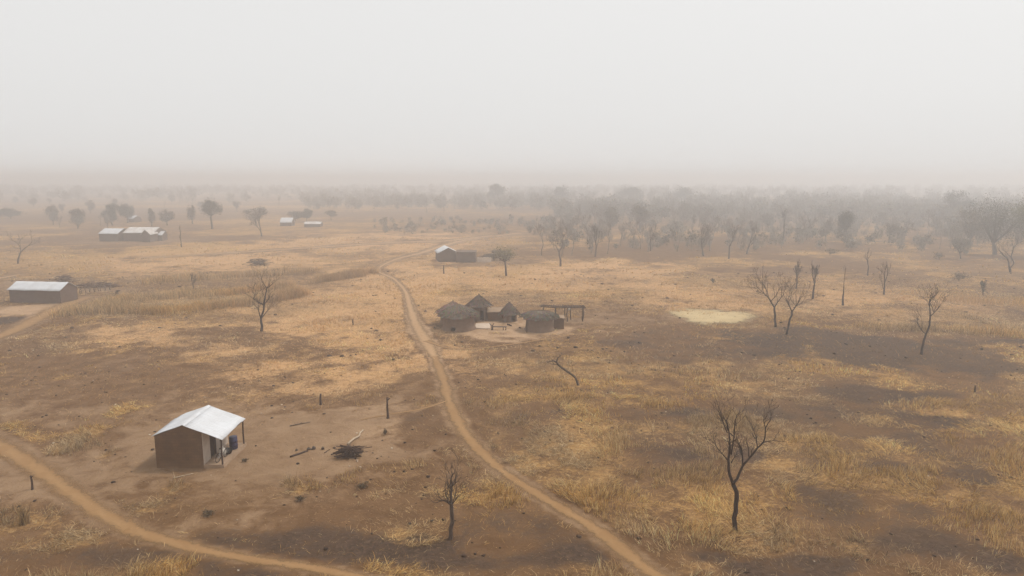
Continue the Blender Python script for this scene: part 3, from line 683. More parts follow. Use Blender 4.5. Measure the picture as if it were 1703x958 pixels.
def bare(px, py, top, label, seed, wide=1.0, r=None, bark=BARK_GREY, rz=0, **kw):
    x, y = G(px, py); h = topz(top, y)-H(x, y); sk = skeleton(seed, **dict(dict(kids=(2, 4)), **kw))
    A, B = tree_meshes(sk, h, wide, r or h*.028, 1, max(.008, y*.00009))
    return tree_thing('bare_tree', x, y, label, 'tree', A, B, bark, bark, rz)
def px_tree(px, py, lines, label, seed, bark, twig=4, r_px=None, twigL=.8, name='bare_tree', minr=.009, twiglvl=2, depth=.5):
    """tree whose main limbs follow given lines (photo px at the tree's distance), each with its own depth"""
    x, y = G(px, py); zb = H(x, y); r = random.Random(seed); A, B = MB(), MB(); used = {}
    pxm = FPX/(y*math.cos(PITCH)+CAM_H*math.sin(PITCH)-1)
    for li, (pts, ra, rb) in enumerate(lines):
        off0 = used.get(pts[0], 0.0); dirn = r.uniform(-1, 1)*depth; P = []; n_ = len(pts)
        for k, q in enumerate(pts):
            off = off0+dirn*k/(n_-1)*(0 if li == 0 else 1); used[q] = off
            w_ = at(q[0], q[1], y); P.append(np.array([w_[0]-x, off, w_[2]-zb]))
        if li == 0: P[0][2] = -.15
        # resample smoothly
        PP = np.array(P); u = np.linspace(0, n_-1, (n_-1)*3+1); idx = np.arange(n_)
        Q_ = np.vstack([2*PP[0]-PP[1], PP, 2*PP[-1]-PP[-2]]); S_ = []
        for uu in u:
            i0 = min(int(uu), n_-2); tt_ = uu-i0; a0, a1, a2, a3 = Q_[i0:i0+4]
            S_.append(.5*(2*a1+(a2-a0)*tt_+(2*a0-5*a1+4*a2-a3)*tt_**2+(3*a1-a0-3*a2+a3)*tt_**3))
        S_ = np.array(S_)
        jit = np.array([[r.gauss(0, 1), r.gauss(0, 1), 0] for _ in u])*.10*min(ra, rb*2)/pxm; jit[0] = 0; jit[-1] = 0
        S_ = S_+jit; R = np.linspace(ra, rb, len(S_))/pxm/2
        if li == 0: R[0] *= 1.35
        (A if li < 3 else B).tube(S_, np.maximum(R, minr), 8 if li < 3 else 6)
        if li > 0:
            for k in range(twig):
                q = r.randint(len(S_)//3, len(S_)-1) if k else len(S_)-1; d = S_[min(q+1, len(S_)-1)]-S_[q-1]; d /= np.linalg.norm(d)+1e-9
                nd = d+perp(d, r)*.7; nd[2] += .35; nd /= np.linalg.norm(nd); o_ = []
                grow(S_[q], nd, twigL*r.uniform(.5, 1.1), max(R[q]*.6, minr*1.2), 0, twiglvl, r, o_, .6, .15, .25, (1, 3), .7)
                for lv, pts_, rd in o_: B.tube(pts_, np.maximum(rd, minr*.8), 4, False)
    return tree_thing(name, x, y, label, 'tree', A, B if B.v else None, bark, bark, 0, None, 0)

px_tree(1222, 885, [
    ([(1222,886),(1223,850),(1225,825),(1219,805)], 8, 7),
    ([(1219,805),(1213,785),(1212,765),(1215,745),(1214,725),(1210,700)], 5.5, 1.5),
    ([(1219,805),(1228,792),(1235,775),(1246,762),(1260,745),(1271,732),(1273,712),(1280,700)], 5, 1.2),
    ([(1212,768),(1203,757),(1193,745),(1186,735)], 2, 1),
    ([(1216,756),(1219,742),(1222,728),(1224,710),(1228,695)], 3, 1),
    ([(1235,775),(1234,757),(1231,742),(1225,735)], 3, 1.2),
    ([(1216,770),(1225,760),(1231,755)], 2, 1),
    ([(1210,720),(1205,705),(1204,690)], 2, .8),
    ([(1222,728),(1214,720),(1212,705)], 1.8, .8),
    ([(1260,745),(1259,728),(1257,716)], 1.8, .8),
    ([(1273,712),(1268,700),(1266,688)], 1.4, .7),
], 'tall dark leafless tree standing alone in the near straw at right', 4, BARK, 8, twigL=.62, depth=.7, minr=.006)
px_tree(749, 900, [
    ([(747,902),(751,880),(752,862),(750,842),(749,836)], 7.5, 6.5),
    ([(749,836),(750,822),(751,812)], 5.5, 4.5),
    ([(749,812),(749,803),(752,792),(757,784)], 3, 1),
    ([(748,838),(742,834),(736,832)], 4, 3),
    ([(747,838),(744,830)], 3, 2),
    ([(752,838),(757,832),(762,824)], 2.2, 1),
    ([(751,812),(756,806),(759,795)], 1.4, .7),
    ([(750,812),(756,800),(762,775)], 1.4, .7), ([(749,820),(744,808),(742,794)], 1.6, .7), ([(752,838),(758,820),(760,806)], 1.8, .8), ([(748,838),(741,822),(739,812)], 1.6, .7),
], 'lopped tree with stubby cut limbs in the dark soil beside the main footpath', 5, BARK_GREY, 4, twigL=.55, twiglvl=2, name='lopped_tree', depth=.3)
px_tree(962, 641, [
    ([(962,642),(958,630),(950,622),(938,614),(930,608),(925,602)], 4.2, 3.4),
    ([(925,602),(920,600),(916,601)], 3, 1.5),
    ([(925,602),(927,597),(929,593)], 2.4, 1.2),
    ([(930,608),(922,606),(918,606)], 1.5, .8),
], 'leaning dead stem bent to the left in the burnt field in front of the huts', 6, BARK_GREY, 3, twigL=.6, twiglvl=1, name='dead_stem', depth=.2)
px_tree(435, 551, [
    ([(435,551),(435,540),(434,530)], 4.5, 3.5),
    ([(434,530),(438,518),(441,505),(443,490),(446,478)], 3.4, 1.6),
    ([(434,530),(428,518),(426,510)], 2.2, 1),
    ([(438,506),(430,502),(424,496)], 1.8, .9), ([(446,478),(453,474),(463,466)], 1.6, .8), ([(446,478),(441,470),(438,463)], 1.5, .8),
    ([(434,530),(442,520),(447,513)], 2, .8), ([(424,496),(428,488),(430,480)], 1.2, .7), ([(441,505),(448,498),(452,490)], 1.2, .7),
], 'forked leafless tree alone in the pale field left of the huts', 8, BARK, 6, twigL=1.2, minr=.010, twiglvl=3, depth=1.0)
px_tree(1290, 543, [
    ([(1290,544),(1289,525),(1288,511)], 3.8, 3), ([(1288,511),(1281,501),(1276,494),(1268,487),(1256,476)], 2.6, .9), ([(1288,511),(1293,500),(1299,490)], 2, .8),
    ([(1276,494),(1276,484),(1272,474)], 1.5, .7), ([(1268,487),(1262,486),(1257,483)], 1.1, .6), ([(1281,501),(1287,490),(1289,480)], 1.3, .6)],
    'leafless tree leaning left at the right end of the pale threshing ground', 9, BARK, 6, twigL=1.3, minr=.011, twiglvl=3, depth=1.2)
px_tree(1309, 556, [
    ([(1308,557),(1312,538),(1317,518)], 3.6, 3), ([(1317,518),(1313,508),(1309,498)], 2, .8), ([(1317,518),(1322,508),(1328,493)], 2.2, .9),
    ([(1322,508),(1318,502),(1315,492)], 1.2, .6), ([(1319,512),(1328,507),(1334,503)], 1.1, .6)],
    'leafless tree leaning right beside a left leaning one at the burnt ground', 10, BARK, 6, twigL=1.2, minr=.011, twiglvl=3, depth=1.2)
px_tree(1533, 589, [
    ([(1532,590),(1535,572),(1540,556),(1546,540),(1547,526)], 3.8, 2.6), ([(1547,526),(1544,512),(1541,500),(1543,492)], 2.2, .9), ([(1547,526),(1555,518),(1562,508)], 1.8, .8),
    ([(1540,556),(1533,549),(1528,540)], 1.5, .8), ([(1544,512),(1538,505),(1533,501)], 1.1, .6), ([(1553,520),(1552,510),(1550,502)], 1.1, .6)],
    'slender crooked leafless tree in the dark burnt ground at the right', 12, BARK, 6, twigL=1.1, minr=.010, twiglvl=3, depth=1.0)
px_tree(1678, 453, [
    ([(1680,453),(1680,450),(1679,446)], 4, 3.5), ([(1679,446),(1676,432),(1670,424),(1663,416)], 2.6, 1.2), ([(1679,446),(1687,438),(1684,428),(1688,420),(1690,412)], 2.4, 1),
    ([(1684,428),(1680,424),(1678,420)], 1.2, .8)],
    'dark leafless tree forking in a wide V below the far right thicket', 13, BARK, 5, twigL=1.4, minr=.015, twiglvl=3, depth=1.0)
B_ = [(1402, 507, 440, 'thin straight leafless tree between two bushier ones in the right field', .35, dict(kids=(1, 3), up=.3, trunk=.45, spread=.45)),
      (1352, 496, 432, 'slim forked leafless tree in the right straw field, left of a straight one', .45, dict(up=.2)),
      (1324, 480, 430, 'leafless tree of dense fine twigs behind the pair at the threshing ground', .5, dict(up=.2, kids=(2, 4))),
      (1470, 489, 432, 'bushy twigged leafless tree at the right of the straight thin one', .5, dict(kids=(2, 4), trunk=.25)),
      (1443, 458, 411, 'small Y shaped leafless tree on the pale ground at right', .8, dict(maxl=4, up=.18)),
      (1268, 462, 440, 'thin leafless sapling on the pale field left of the dense twigged tree', .3, dict(maxl=3, up=.3)),
      (30, 438, 382, 'spreading leafless tree at the left edge beyond the long house', 1.05, dict(kids=(2, 4), spread=.7)),
      (932, 444, 376, 'broad leafless tree behind the green crowned one, right of the walled farm', 1.0, dict(kids=(2, 4), spread=.65)),
      (1212, 431, 370, 'leafless tree with dark forked trunk in the scrub behind the pale field', .7, dict(kids=(2, 4))),
      (1242, 423, 370, 'thin crooked leafless tree next to the dark forked one in the scrub', .5, dict(up=.2)),
      (1303, 399, 344, 'tall slender leafless tree with high narrow head in the hazy right woods', .55, dict(trunk=.5)),
      (1500, 406, 360, 'leafless tree with flat spreading crown in the hazy right field', 1.0, dict(spread=.75, up=.05, kids=(2, 4))),
      (1353, 390, 348, 'faint leafless tree left of the round dark crown', .7, dict()),
      (302, 411, 374, 'thin dead tree with broken top right of the tin roofed farm', .25, dict(maxl=3, trunk=.6)),
      (435, 393, 344, 'faint leafless tree in the hazy field behind the low stick shelter', .9, dict(kids=(2, 4))),
      (990, 428, 372, 'tall thin leafless tree in the scrub right of the broad one', .5, dict(up=.25)),
      (1082, 418, 372, 'leafless tree standing in front of the hazy woods above the pale field', .6, dict()),
      (1170, 427, 372, 'bushy leafless tree left of the dark forked one in the scrub', .8, dict(kids=(2, 4), trunk=.25)),
      (322, 482, 452, 'low leafless bushy sapling among golden grass behind the thick grass bank', .9, dict(trunk=.2, kids=(2, 4), maxl=4))]
for k, (px, py, tp, lab, wd, kw) in enumerate(B_):
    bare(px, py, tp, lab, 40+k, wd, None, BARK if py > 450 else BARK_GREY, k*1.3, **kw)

# leafy trees
LEAFC = {'green': np.array([(0.15, 0.14, 0.05), (0.11, 0.115, 0.042), (0.20, 0.17, 0.065)]), 'dark': np.array([(0.075, 0.072, 0.045), (0.10, 0.09, 0.06), (0.06, 0.057, 0.04)]), 'hazed_wood': np.array([(0.22, 0.195, 0.155), (0.26, 0.225, 0.18), (0.185, 0.165, 0.135)]),  # last set: far-wood leaves, distance haze painted into their lightened colour
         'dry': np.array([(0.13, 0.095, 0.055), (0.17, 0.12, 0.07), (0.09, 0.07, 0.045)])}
def crown_mb(seed, h, z0, rad, leaves, size, tone, clumps=16, twiggy=False):
    r = np.random.default_rng(seed); zc = (z0+h)/2; hz_ = (h-z0)/2
    cs = r.normal(0, 1, (clumps, 3)); cs /= np.linalg.norm(cs, axis=1)[:, None]; cs *= (r.random(clumps)**.4*.72)[:, None]
    w_ = r.uniform(.18, .42, clumps)
    k = r.integers(0, clumps, leaves); p_ = cs[k]+r.normal(0, 1, (leaves, 3))*w_[k][:, None]*.62
    nrm = np.linalg.norm(p_, axis=1); p_ *= (np.minimum(1, 1.02/nrm))[:, None]
    P = p_*np.array([rad, rad, hz_])+np.array([0, 0, zc])
    a = r.normal(0, 1, (leaves, 3))*(np.array([.35, .35, 1]) if twiggy else 1); a /= np.linalg.norm(a, axis=1)[:, None]; b_ = np.cross(a, r.normal(0, 1, (leaves, 3))); b_ /= np.linalg.norm(b_, axis=1)[:, None]
    s_ = r.uniform(.5, 1.2, leaves)[:, None]*size
    th_ = .11 if twiggy else .55
    V = np.stack([P-a*s_*(2 if twiggy else 1), P+b_*s_*th_, P+a*s_*(2 if twiggy else 1), P-b_*s_*th_], 1).reshape(-1, 3)
    C = LEAFC[tone][r.integers(0, 3, leaves)]*r.uniform(.75, 1.25, leaves)[:, None]*(.8+.4*r.random(clumps))[k][:, None]
    return V, np.arange(leaves*4).reshape(-1, 4), np.repeat(C, 4, 0), [c*np.array([rad, rad, hz_])+np.array([0, 0, zc]) for c in cs]
def leafy_meshes(seed, h, z0, rad, leaves, size, tone, trunkr, clumps=16):
    V, F, C, cs = crown_mb(seed, h, z0, rad, leaves, size, tone, clumps); r = random.Random(seed); A = MB()
    fork = np.array([r.uniform(-.05, .05)*h, r.uniform(-.05, .05)*h, z0*1.0+.06*h])
    A.tube([(0, 0, -.3), (fork[0]*.4, fork[1]*.4, fork[2]*.5), fork], [trunkr*1.2, trunkr, trunkr*.8], 8)
    for c in cs[:10]:
        mid_ = (fork+c)/2+np.array([0, 0, -.04*h]); A.tube([fork, mid_, c], [trunkr*.55, trunkr*.35, trunkr*.12], 5)
    me = bpy.data.meshes.new('crown'); me.from_pydata(V.tolist(), [], F.tolist()); me.materials.append(LEAF)
    a = me.attributes.new('tone', 'FLOAT_COLOR', 'POINT'); a.data.foreach_set('color', np.c_[C, np.ones(len(C))].astype(np.float32).ravel())
    return A, me
def leafy(px, py, top, rpx, label, seed, tone='dark', z0f=.3, leaves=2600, group=None, name='leafy_tree', cat='tree', clumps=16):
    x, y = G(px, py); h = topz(top, y)-H(x, y); rad = rpx/FPX*y
    A, me = leafy_meshes(seed, h, h*z0f, rad, int(leaves*2.2), max(.12, y*.0008), tone, h*.03, clumps)
    t_ = thing(name, x, y, label, cat, 0, group); A.build('trunk', BARK_GREY, t_, True)
    o = bpy.data.objects.new('crown', me); COL.objects.link(o); o.parent = t_
    return t_
leafy(842, 459, 402, 26, 'thin trunked tree with sparse olive green crown behind the huts', 1, 'green', .36, 420)
leafy(1405, 404, 350, 19, 'round dark crowned tree alone in the hazy right field', 2, 'dark', .28, 2600)
leafy(353, 381, 329, 18, 'tall round crowned tree on a bare trunk in the far left field', 3, 'dark', .35, 2400)
leafy(187, 374, 338, 15, 'left tree of the dark pair behind the tin roofed farm', 4, 'dark', .15, 2400)
leafy(212, 370, 334, 13, 'right tree of the dark pair behind the tin roofed farm', 5, 'dark', .2, 2200)
leafy(130, 378, 346, 13, 'small dark tree left of the dark pair behind the farm', 6, 'dry', .25, 1400)
leafy(18, 364, 342, 26, 'wide hazy clump of trees at the left edge', 7, 'dark', .1, 1800)
leafy(88, 368, 340, 12, 'faint tree between the left edge clump and the small dark tree', 8, 'dry', .3, 900)
leafy(253, 376, 346, 8, 'narrow faint tree just right of the dark pair', 9, 'dry', .1, 900)
leafy(278, 375, 348, 13, 'low bushy tree between narrow faint tree and tall round crown', 10, 'dry', .2, 1300)
leafy(320, 372, 336, 9, 'narrow faint tree touching the tall round crown on its left', 11, 'dry', .1, 900)
leafy(510, 369, 346, 12, 'small dark tree beside the distant white roofed hut', 12, 'dark', .2, 1300)
leafy(492, 368, 350, 14, 'bushy tree just behind the distant white roofed hut', 13, 'dark', .15, 1100)
leafy(551, 366, 350, 11, 'small round tree on its own right of the distant white roofed hut', 14, 'dry', .35, 1000)
leafy(425, 372, 342, 22, 'broad faint tree left of the distant white roofed hut', 15, 'dry', .15, 1300)
leafy(823, 341, 305, 20, 'tall domed tree rising over the far woods behind the walled farm', 16, 'dark', .25, 2200)
leafy(932, 341, 308, 18, 'tall faint tree rising over the far woods behind the broad leafless tree', 17, 'dark', .3, 1800)
leafy(1046, 341, 308, 20, 'tall faint tree rising over the far woods above the threshing ground', 18, 'dark', .3, 1800)
leafy(1133, 341, 311, 24, 'tall peaked tree rising over the far woods, left of the tall slender one', 19, 'dark', .2, 2200)
leafy(1590, 372, 314, 28, 'large hazy tree at the left of the far right thicket', 20, 'dark', .15, 2600)
leafy(1655, 424, 318, 50, 'huge leafy tree of the far right thicket above the V forked tree', 21, 'dark', .12, 4200, clumps=26)
leafy(1712, 428, 308, 46, 'huge olive tinted tree cut by the right edge', 22, 'green', .10, 4200, clumps=26)
leafy(1612, 408, 340, 30, 'lower dense tree in the far right thicket', 23, 'dry', .08, 2600)
leafy(1480, 400, 368, 12, 'low faint bushy tree left of the flat crowned one', 24, 'dry', .15, 900)
def shrub(px, py, top, rpx, label, seed, tone='dry', leaves=260):
    x, y = G(px, py); h = max(.3, topz(top, y)-H(x, y)); rad = rpx/FPX*y
    A, me = leafy_meshes(seed, h, h*.08, rad, leaves, max(.06, y*.0009), tone, .02+h*.02, 9)
    t_ = thing('shrub', x, y, label, 'shrub'); A.build('stem', WOOD, t_, True)
    o = bpy.data.objects.new('foliage', me); COL.objects.link(o); o.parent = t_
shrub(1635, 489, 463, 6, 'upright dark shrub in the far right field', 31, 'dark', 500)
shrub(1595, 466, 452, 22, 'low brown shrub mass left of the upright dark shrub', 32, 'dry', 600)
shrub(640, 724, 713, 7, 'low dark shrub below the thin burnt post at the yard edge', 33, 'dry', 160)
shrub(347, 862, 852, 16, 'flat brown weed patch in front of the near house', 34, 'dry', 220)
shrub(500, 836, 826, 11, 'small brown weed clump between house and lopped tree', 35, 'dry', 160)
shrub(605, 815, 803, 16, 'brown weed clump left of the lopped tree', 36, 'dry', 220)
shrub(1185, 471, 462, 5, 'tiny dark shrub on the pale field above the threshing ground', 37, 'dark', 160)
shrub(1380, 425, 412, 16, 'low dark scrub bush under the round dark crowned tree', 38, 'dry', 400)
shrub(1562, 432, 418, 14, 'low dark scrub bush left of the V forked tree', 39, 'dry', 400)
shrub(408, 772, 764, 8, 'small weed at the porch corner of the near house', 40, 'dry', 120)

# stumps and posts
def post(px, py, top, wpx, label, seed, name='burnt_post', tilt=0, knob=True, cat='post'):
    x, y = G(px, py); h = topz(top, y)-H(x, y); r = random.Random(seed); rr = wpx/2/FPX*y*1.05
    q = MB(); q.tube([(0, 0, -.1), (.02, 0, h*.08), (tilt*h*.5+r.uniform(-.03, .03), .02, h*.5), (tilt*h, 0, h)], [rr*1.7, rr, rr*.85, rr*.7], 8)
    t_ = thing(name, x, y, label, cat); q.build('stem', WOOD, t_, True)
    if knob:
        q = MB(); q.tube([(tilt*h*.8, 0, h*.86), (tilt*h*.8+rr*2.2, .03, h*.97)], [rr*.7, rr*.3], 6); q.build('side_twig', WOOD, t_, True)
post(645, 697, 661, 4, 'thin burnt post standing at the yard edge above the firewood heap', 1)
post(54, 818, 791, 3.6, 'short burnt post beside the left footpath', 2)
post(533, 674, 655, 4, 'short dark stump at the edge of the pale field behind the near house', 3, 'tree_stump', .05, False, 'stump')
post(587, 541, 531, 2.6, 'tiny stump out in the pale field left of the huts', 4, 'tree_stump', 0, False, 'stump')
post(193, 491, 483, 5, 'dark stump beside the bare ground right of the long left house', 5, 'tree_stump', .3, True, 'stump')
post(1621, 651, 641, 3, 'small dark stump in the straw at the right below the burnt ground', 6, 'tree_stump', 0, False, 'stump')
post(1212, 752, 741, 4, 'charred stump left behind the tall dark tree', 7, 'tree_stump', .2, False, 'stump')
post(738, 455, 441, 2.4, 'thin post in the pale field before the walled farm', 8, 'burnt_post', 0, False)
# lone standing grass tuft by the left path
x, y = G(40, 876); N = 130; t_ = np.random.default_rng(5)
o = blade_mesh('grass_tuft', x+t_.normal(0, .12, N), y+t_.normal(0, .12, N), t_.uniform(.7, 1.5, N), t_.uniform(.02, .04, N), t_.uniform(0, 6.28, N), np.abs(t_.normal(.12, .1, N)), colours(N, np.full(N, x), np.full(N, y), 1), .25)
tag(o, 'lone upright tuft of golden grass beside the left footpath', 'grass tuft')

# ------------------------------------------------------------------ round huts of the compound
def thatch_cone(mb, prof, k, seed, strands, tone):
    """prof from eave up to the tip; ragged eave plus loose straws lying down the slope"""
    r = random.Random(seed); V = []; cols = []
    for i_, (rad, z) in enumerate(prof):
        for j in range(k):
            a = 2*math.pi*j/k; q = rad*(1+(.07 if i_ == 0 else .035)*(r.random()-.5)); V.append((q*math.cos(a), q*math.sin(a), z+(.14 if i_ == 0 else .05)*(r.random()-.5)))
    F = [(i_*k+j, i_*k+(j+1) % k, (i_+1)*k+(j+1) % k, (i_+1)*k+j) for i_ in range(len(prof)-1) for j in range(k)]
    o = len(mb.v); mb.add(V, F, tone)
    for q in range(len(V)): mb.c[o+q] = tuple(c*r.uniform(.75, 1.2) for c in tone)
    for s_ in range(strands):
        u = r.random()**.7*(len(prof)-1.01); i_ = int(u); f_ = u-i_; ra = prof[i_][0]*(1-f_)+prof[i_+1][0]*f_; za = prof[i_][1]*(1-f_)+prof[i_+1][1]*f_
        a = r.uniform(0, 2*math.pi); L = r.uniform(.25, .6); sl_ = (prof[0][0]-prof[-1][0]); hh = prof[-1][1]-prof[0][1]; nn = math.hypot(sl_, hh); dr, dz = sl_/nn*L, -hh/nn*L*.9
        da = r.uniform(-.06, .06)/max(ra, .2); wv = .025/max(ra+.2, .3); ra += .03; za += .05; cc_ = tuple(c*r.uniform(.65, 1.5) for c in tone)
        mb.add([(ra*math.cos(a-wv), ra*math.sin(a-wv), za), (ra*math.cos(a+wv), ra*math.sin(a+wv), za), ((ra+dr)*math.cos(a+da), (ra+dr)*math.sin(a+da), za+dz)], [(0, 1, 2)], cc_)
def hut(px, py, R, wallh, prof, label, seed, door=None, doorh=1.2, doorw=.7, tone=(0.16, 0.118, 0.088), mat=MUD_GREY, tip=.35, strands=900, name='round_hut'):
    x, y = G(px, py); y += R*.95
    t_ = thing(name, x, y, label, 'hut')
    mb = MB(); k = 44; zs = [-.3, .12, .35, .6, .9, 1.2, 1.5, wallh] if wallh > 1.55 else [-.3, .1, .3, .55, .85, wallh]
    r = random.Random(seed); V = []
    jit = [1+.02*r.uniform(-1, 1) for _ in range(k)]
    for i_, z in enumerate(zs):
        for j in range(k): a = 2*math.pi*j/k; q = R*jit[j]*(1.04 if i_ < 2 else 1-.015*i_); V.append((q*math.cos(a), q*math.sin(a), z))
    F = []
    for i_ in range(len(zs)-1):
        for j in range(k):
            am = 2*math.pi*(j+.5)/k
            if door is not None and i_ >= 1 and zs[i_+1] <= doorh+.01 and abs((am-door+math.pi) % (2*math.pi)-math.pi)*R < doorw/2: continue
            F.append((i_*k+j, i_*k+(j+1) % k, (i_+1)*k+(j+1) % k, (i_+1)*k+j))
    mb.add(V, F); wo_ = mb.build('wall', mat, t_, True); sm = wo_.modifiers.new('thick', 'SOLIDIFY'); sm.thickness = .18; sm.offset = -1
    mb = MB(); thatch_cone(mb, prof, 40, seed, strands, tone); rf = mb.build('roof', THATCH, t_); sm = rf.modifiers.new('thick', 'SOLIDIFY'); sm.thickness = .07; sm.offset = -1
    if tip:
        mb = MB(); mb.lathe([(.13, prof[-1][1]-.12), (.11, prof[-1][1]+.05), (.05, prof[-1][1]+tip*.6), (.01, prof[-1][1]+tip)], 9, 0, 0, .15, seed); mb.c = [(0.10, 0.075, 0.06)]*len(mb.v); mb.build('finial', THATCH, rf, True)
    return t_
def cone(Re, z0, z1, n_=6, steps=.0, conv=0):
    return [(Re*(1-u)+.03*u+conv*Re*math.sin(u*math.pi), z0+(z1-z0)*u-(steps*math.sin(u*9))) for u in np.linspace(0, 1, n_)]
xx, yy = G(757, 540)
hut(752, 541, 1.85, 1.9, cone(2.35, 1.65, 3.05, 8, .03, .0), 'round mud hut with pinkish thatch peak, behind the largest hut at the left', 61, None, tone=(0.25, 0.17, 0.135))
hut(761, 551, 2.25, 2.05, [(2.66, 1.86), (2.34, 2.16), (2.27, 2.30), (1.85, 2.48), (1.76, 2.62), (1.25, 2.84), (.7, 3.05), (.03, 3.3)], 'largest round mud hut with low stepped thatch and small opening at its foot', 62, math.radians(-108), .62, .62, (0.185, 0.145, 0.108), tip=.15, strands=1400)
hut(796, 533, 1.3, 2.25, cone(1.82, 2.1, 3.55, 8, .03, -.05), 'tall narrow round hut with the highest pointed thatch', 63, math.radians(-62), 1.55, .75, (0.15, 0.108, 0.084))
hut(847, 534.5, 1.12, 1.15, cone(1.45, 1.0, 2.6, 8, .02, -.02), 'small round hut with steep pointed thatch and dark doorway', 64, math.radians(-52), .9, .7, (0.15, 0.112, 0.086), tip=.2)
hut(898, 552, 1.95, 1.85, [(2.3, 1.68), (2.1, 2.0), (1.7, 2.22), (1.1, 2.36), (.5, 2.42), (.03, 2.46)], 'squat round hut with flat sagging thatch at the right of the yard', 65, math.radians(188), 1.25, .7, (0.165, 0.13, 0.10), tip=0, strands=1400)
# dark post at the squat hut's left side, rectangular rooms
def flat_room(px0, px1, pyb, depth, hh, label, mat, roofmat, over=.12, door=None, name='mud_room'):
    (xa, ya), (xb, yb) = G(px0, pyb), G(px1, pyb); x, y, wd = (xa+xb)/2, ya, xb-xa
    t_ = thing(name, x, y+depth/2, label, 'room'); mb = MB(); a, d = wd/2, depth/2
    if door:
        d0, d1, dh = door; d0, d1 = -a+d0*wd, -a+d1*wd
        mb.box(-a, d0, -d, -d+.2, -.3, hh); mb.box(d1, a, -d, -d+.2, -.3, hh); mb.box(d0, d1, -d+.001, -d+.199, dh, hh-.001)
    else: mb.box(-a, a, -d, -d+.2, -.3, hh)
    mb.box(-a, a, d-.2, d, -.3, hh); mb.box(-a, -a+.2, -d+.201, d-.201, -.3, hh); mb.box(a-.2, a, -d+.201, d-.201, -.3, hh)
    mb.build('wall', mat, t_)
    mb = MB(); r = random.Random(int(px0)); n_ = 7
    V = [(-a-over+(2*a+2*over)*i_/n_, -d-over+(2*d+2*over)*j/n_, hh+.04+.12*j/n_+r.uniform(0, .07)) for i_ in range(n_+1) for j in range(n_+1)]
    mb.add(V, [(i_*(n_+1)+j, (i_+1)*(n_+1)+j, (i_+1)*(n_+1)+j+1, i_*(n_+1)+j+1) for i_ in range(n_) for j in range(n_)])
    ro = mb.build('roof', roofmat, t_); sm = ro.modifiers.new('thick', 'SOLIDIFY'); sm.thickness = .12; sm.offset = 1
    return t_
FLATR = simple('mud_roof', (0.26, 0.175, 0.11), (0.33, 0.23, 0.15), 2, .95, .4, 10)
flat_room(811, 838, 532.5, 2.6, 1.15, 'low rectangular mud room joining the tall hut and the small hut', MUD, FLATR)
flat_room(921.5, 938, 546, 1.5, 1.35, 'little square mud room beside the squat flat roofed hut', MUD, FLATR)
# raised pole rack behind the squat hut
x0r, y0r = G(899, 533); x1r, _ = G(973, 533)
rk = thing('pole_rack', (x0r+x1r)/2, y0r, 'raised crop rack of rough poles on crooked legs behind the squat hut', 'rack')
wr = (x1r-x0r)/2; r = random.Random(3)
zt = topz(511, y0r)-H((x0r+x1r)/2, y0r)
for k, (u, v) in enumerate([(-.9, -.3), (-.36, -.35), (.2, -.3), (.9, -.35), (-.85, .8), (-.3, .85), (.1, .8), (.38, .8), (.88, .85)]):
    q = MB(); xx = u*wr; q.tube([(xx+r.uniform(-.1, .1), v, -.2), (xx+r.uniform(-.12, .12), v+.05, zt*.5), (xx, v, zt-.05)], [.075, .07, .06], 7); q.build('leg', WOOD, rk, True)
q = MB()
for v in (-.35, .85): q.tube([(-wr, v, zt+.16), (-.3*wr, v, zt+.02), (-.28*wr, v, zt-.02), (.4*wr, v, zt+.03), (wr, v, zt+.0)], .07, 6)
q.build('rail', WOOD, rk, True)
q = MB()
for k in range(30):
    u = -.98+1.96*k/29
    if -.32 < u < -.2: continue
    zz = zt+.1+(.12*max(0, (-.3-u)/.7) if u < -.3 else 0); q.tube([(u*wr, -.55+r.uniform(-.12, .12), zz), (u*wr+r.uniform(-.15, .15), 1.05+r.uniform(-.12, .12), zz+.02)], r.uniform(.04, .065), 5)
q.build('deck', WOOD, rk, True)
x, y = G(947, 531); t_ = thing('gourd', x, y+.4, 'pale gourd hanging under the pole rack', 'gourd', 0, None, H(x, y)+zt-.75)
q = MB(); q.lathe([(0, 0), (.14, .03), (.2, .15), (.15, .3), (.06, .42), (.04, .55), (.02, .68), (0, .7)], 12); q.build('shell', CLOTH, t_, True)
# bench, drying mat, poles in the yard
x, y = G(830, 547.5); bn = thing('log_bench', x, y, 'low bench of rough poles in the middle of the swept yard', 'bench', -.05)
q = MB(); q.tube([(-1.0, -.12, .46), (0, -.1, .44), (1.0, -.12, .45)], .07, 6); q.tube([(-1.0, .12, .45), (0, .13, .45), (1.0, .1, .46)], .07, 6); q.build('seat', WOOD_GREY, bn, True)
for xx in (-.85, .55, .9):
    q = MB(); q.tube([(xx, -.1, -.1), (xx+.03, -.1, .4)], .055, 6); q.tube([(xx+.02, .1, -.1), (xx, .1, .4)], .055, 6); q.tube([(xx, -.16, .38), (xx, .16, .38)], .05, 6); q.build('leg', WOOD, bn, True)
x, y = G(818, 548); t_ = thing('forked_post', x, y, 'short forked post at the left end of the yard bench', 'post')
q = MB(); q.tube([(0, 0, -.1), (.02, 0, .55)], [.1, .08], 7); q.build('stem', WOOD, t_, True)
for sx in (-1, 1):
    q = MB(); q.tube([(.02, 0, .5), (sx*.2, 0, .85), (sx*.32, 0, .95)], [.07, .055, .05], 6); q.build('prong', WOOD, t_, True)
x, y = G(847, 541.5); q = MB(); q.tube([(-.3, 0, .28), (.0, .02, .2), (.35, 0, .05)], [.12, .13, .09], 7); o = q.build('mortar_log', WOOD, None, True, (x, y, H(x, y))); tag(o, 'short thick dark log lying at the right end of the yard bench', 'log')
(xa, ya), (xb, yb) = G(789.5, 545.5), G(816, 537)
q = MB(); nn = 8; rr = random.Random(2)
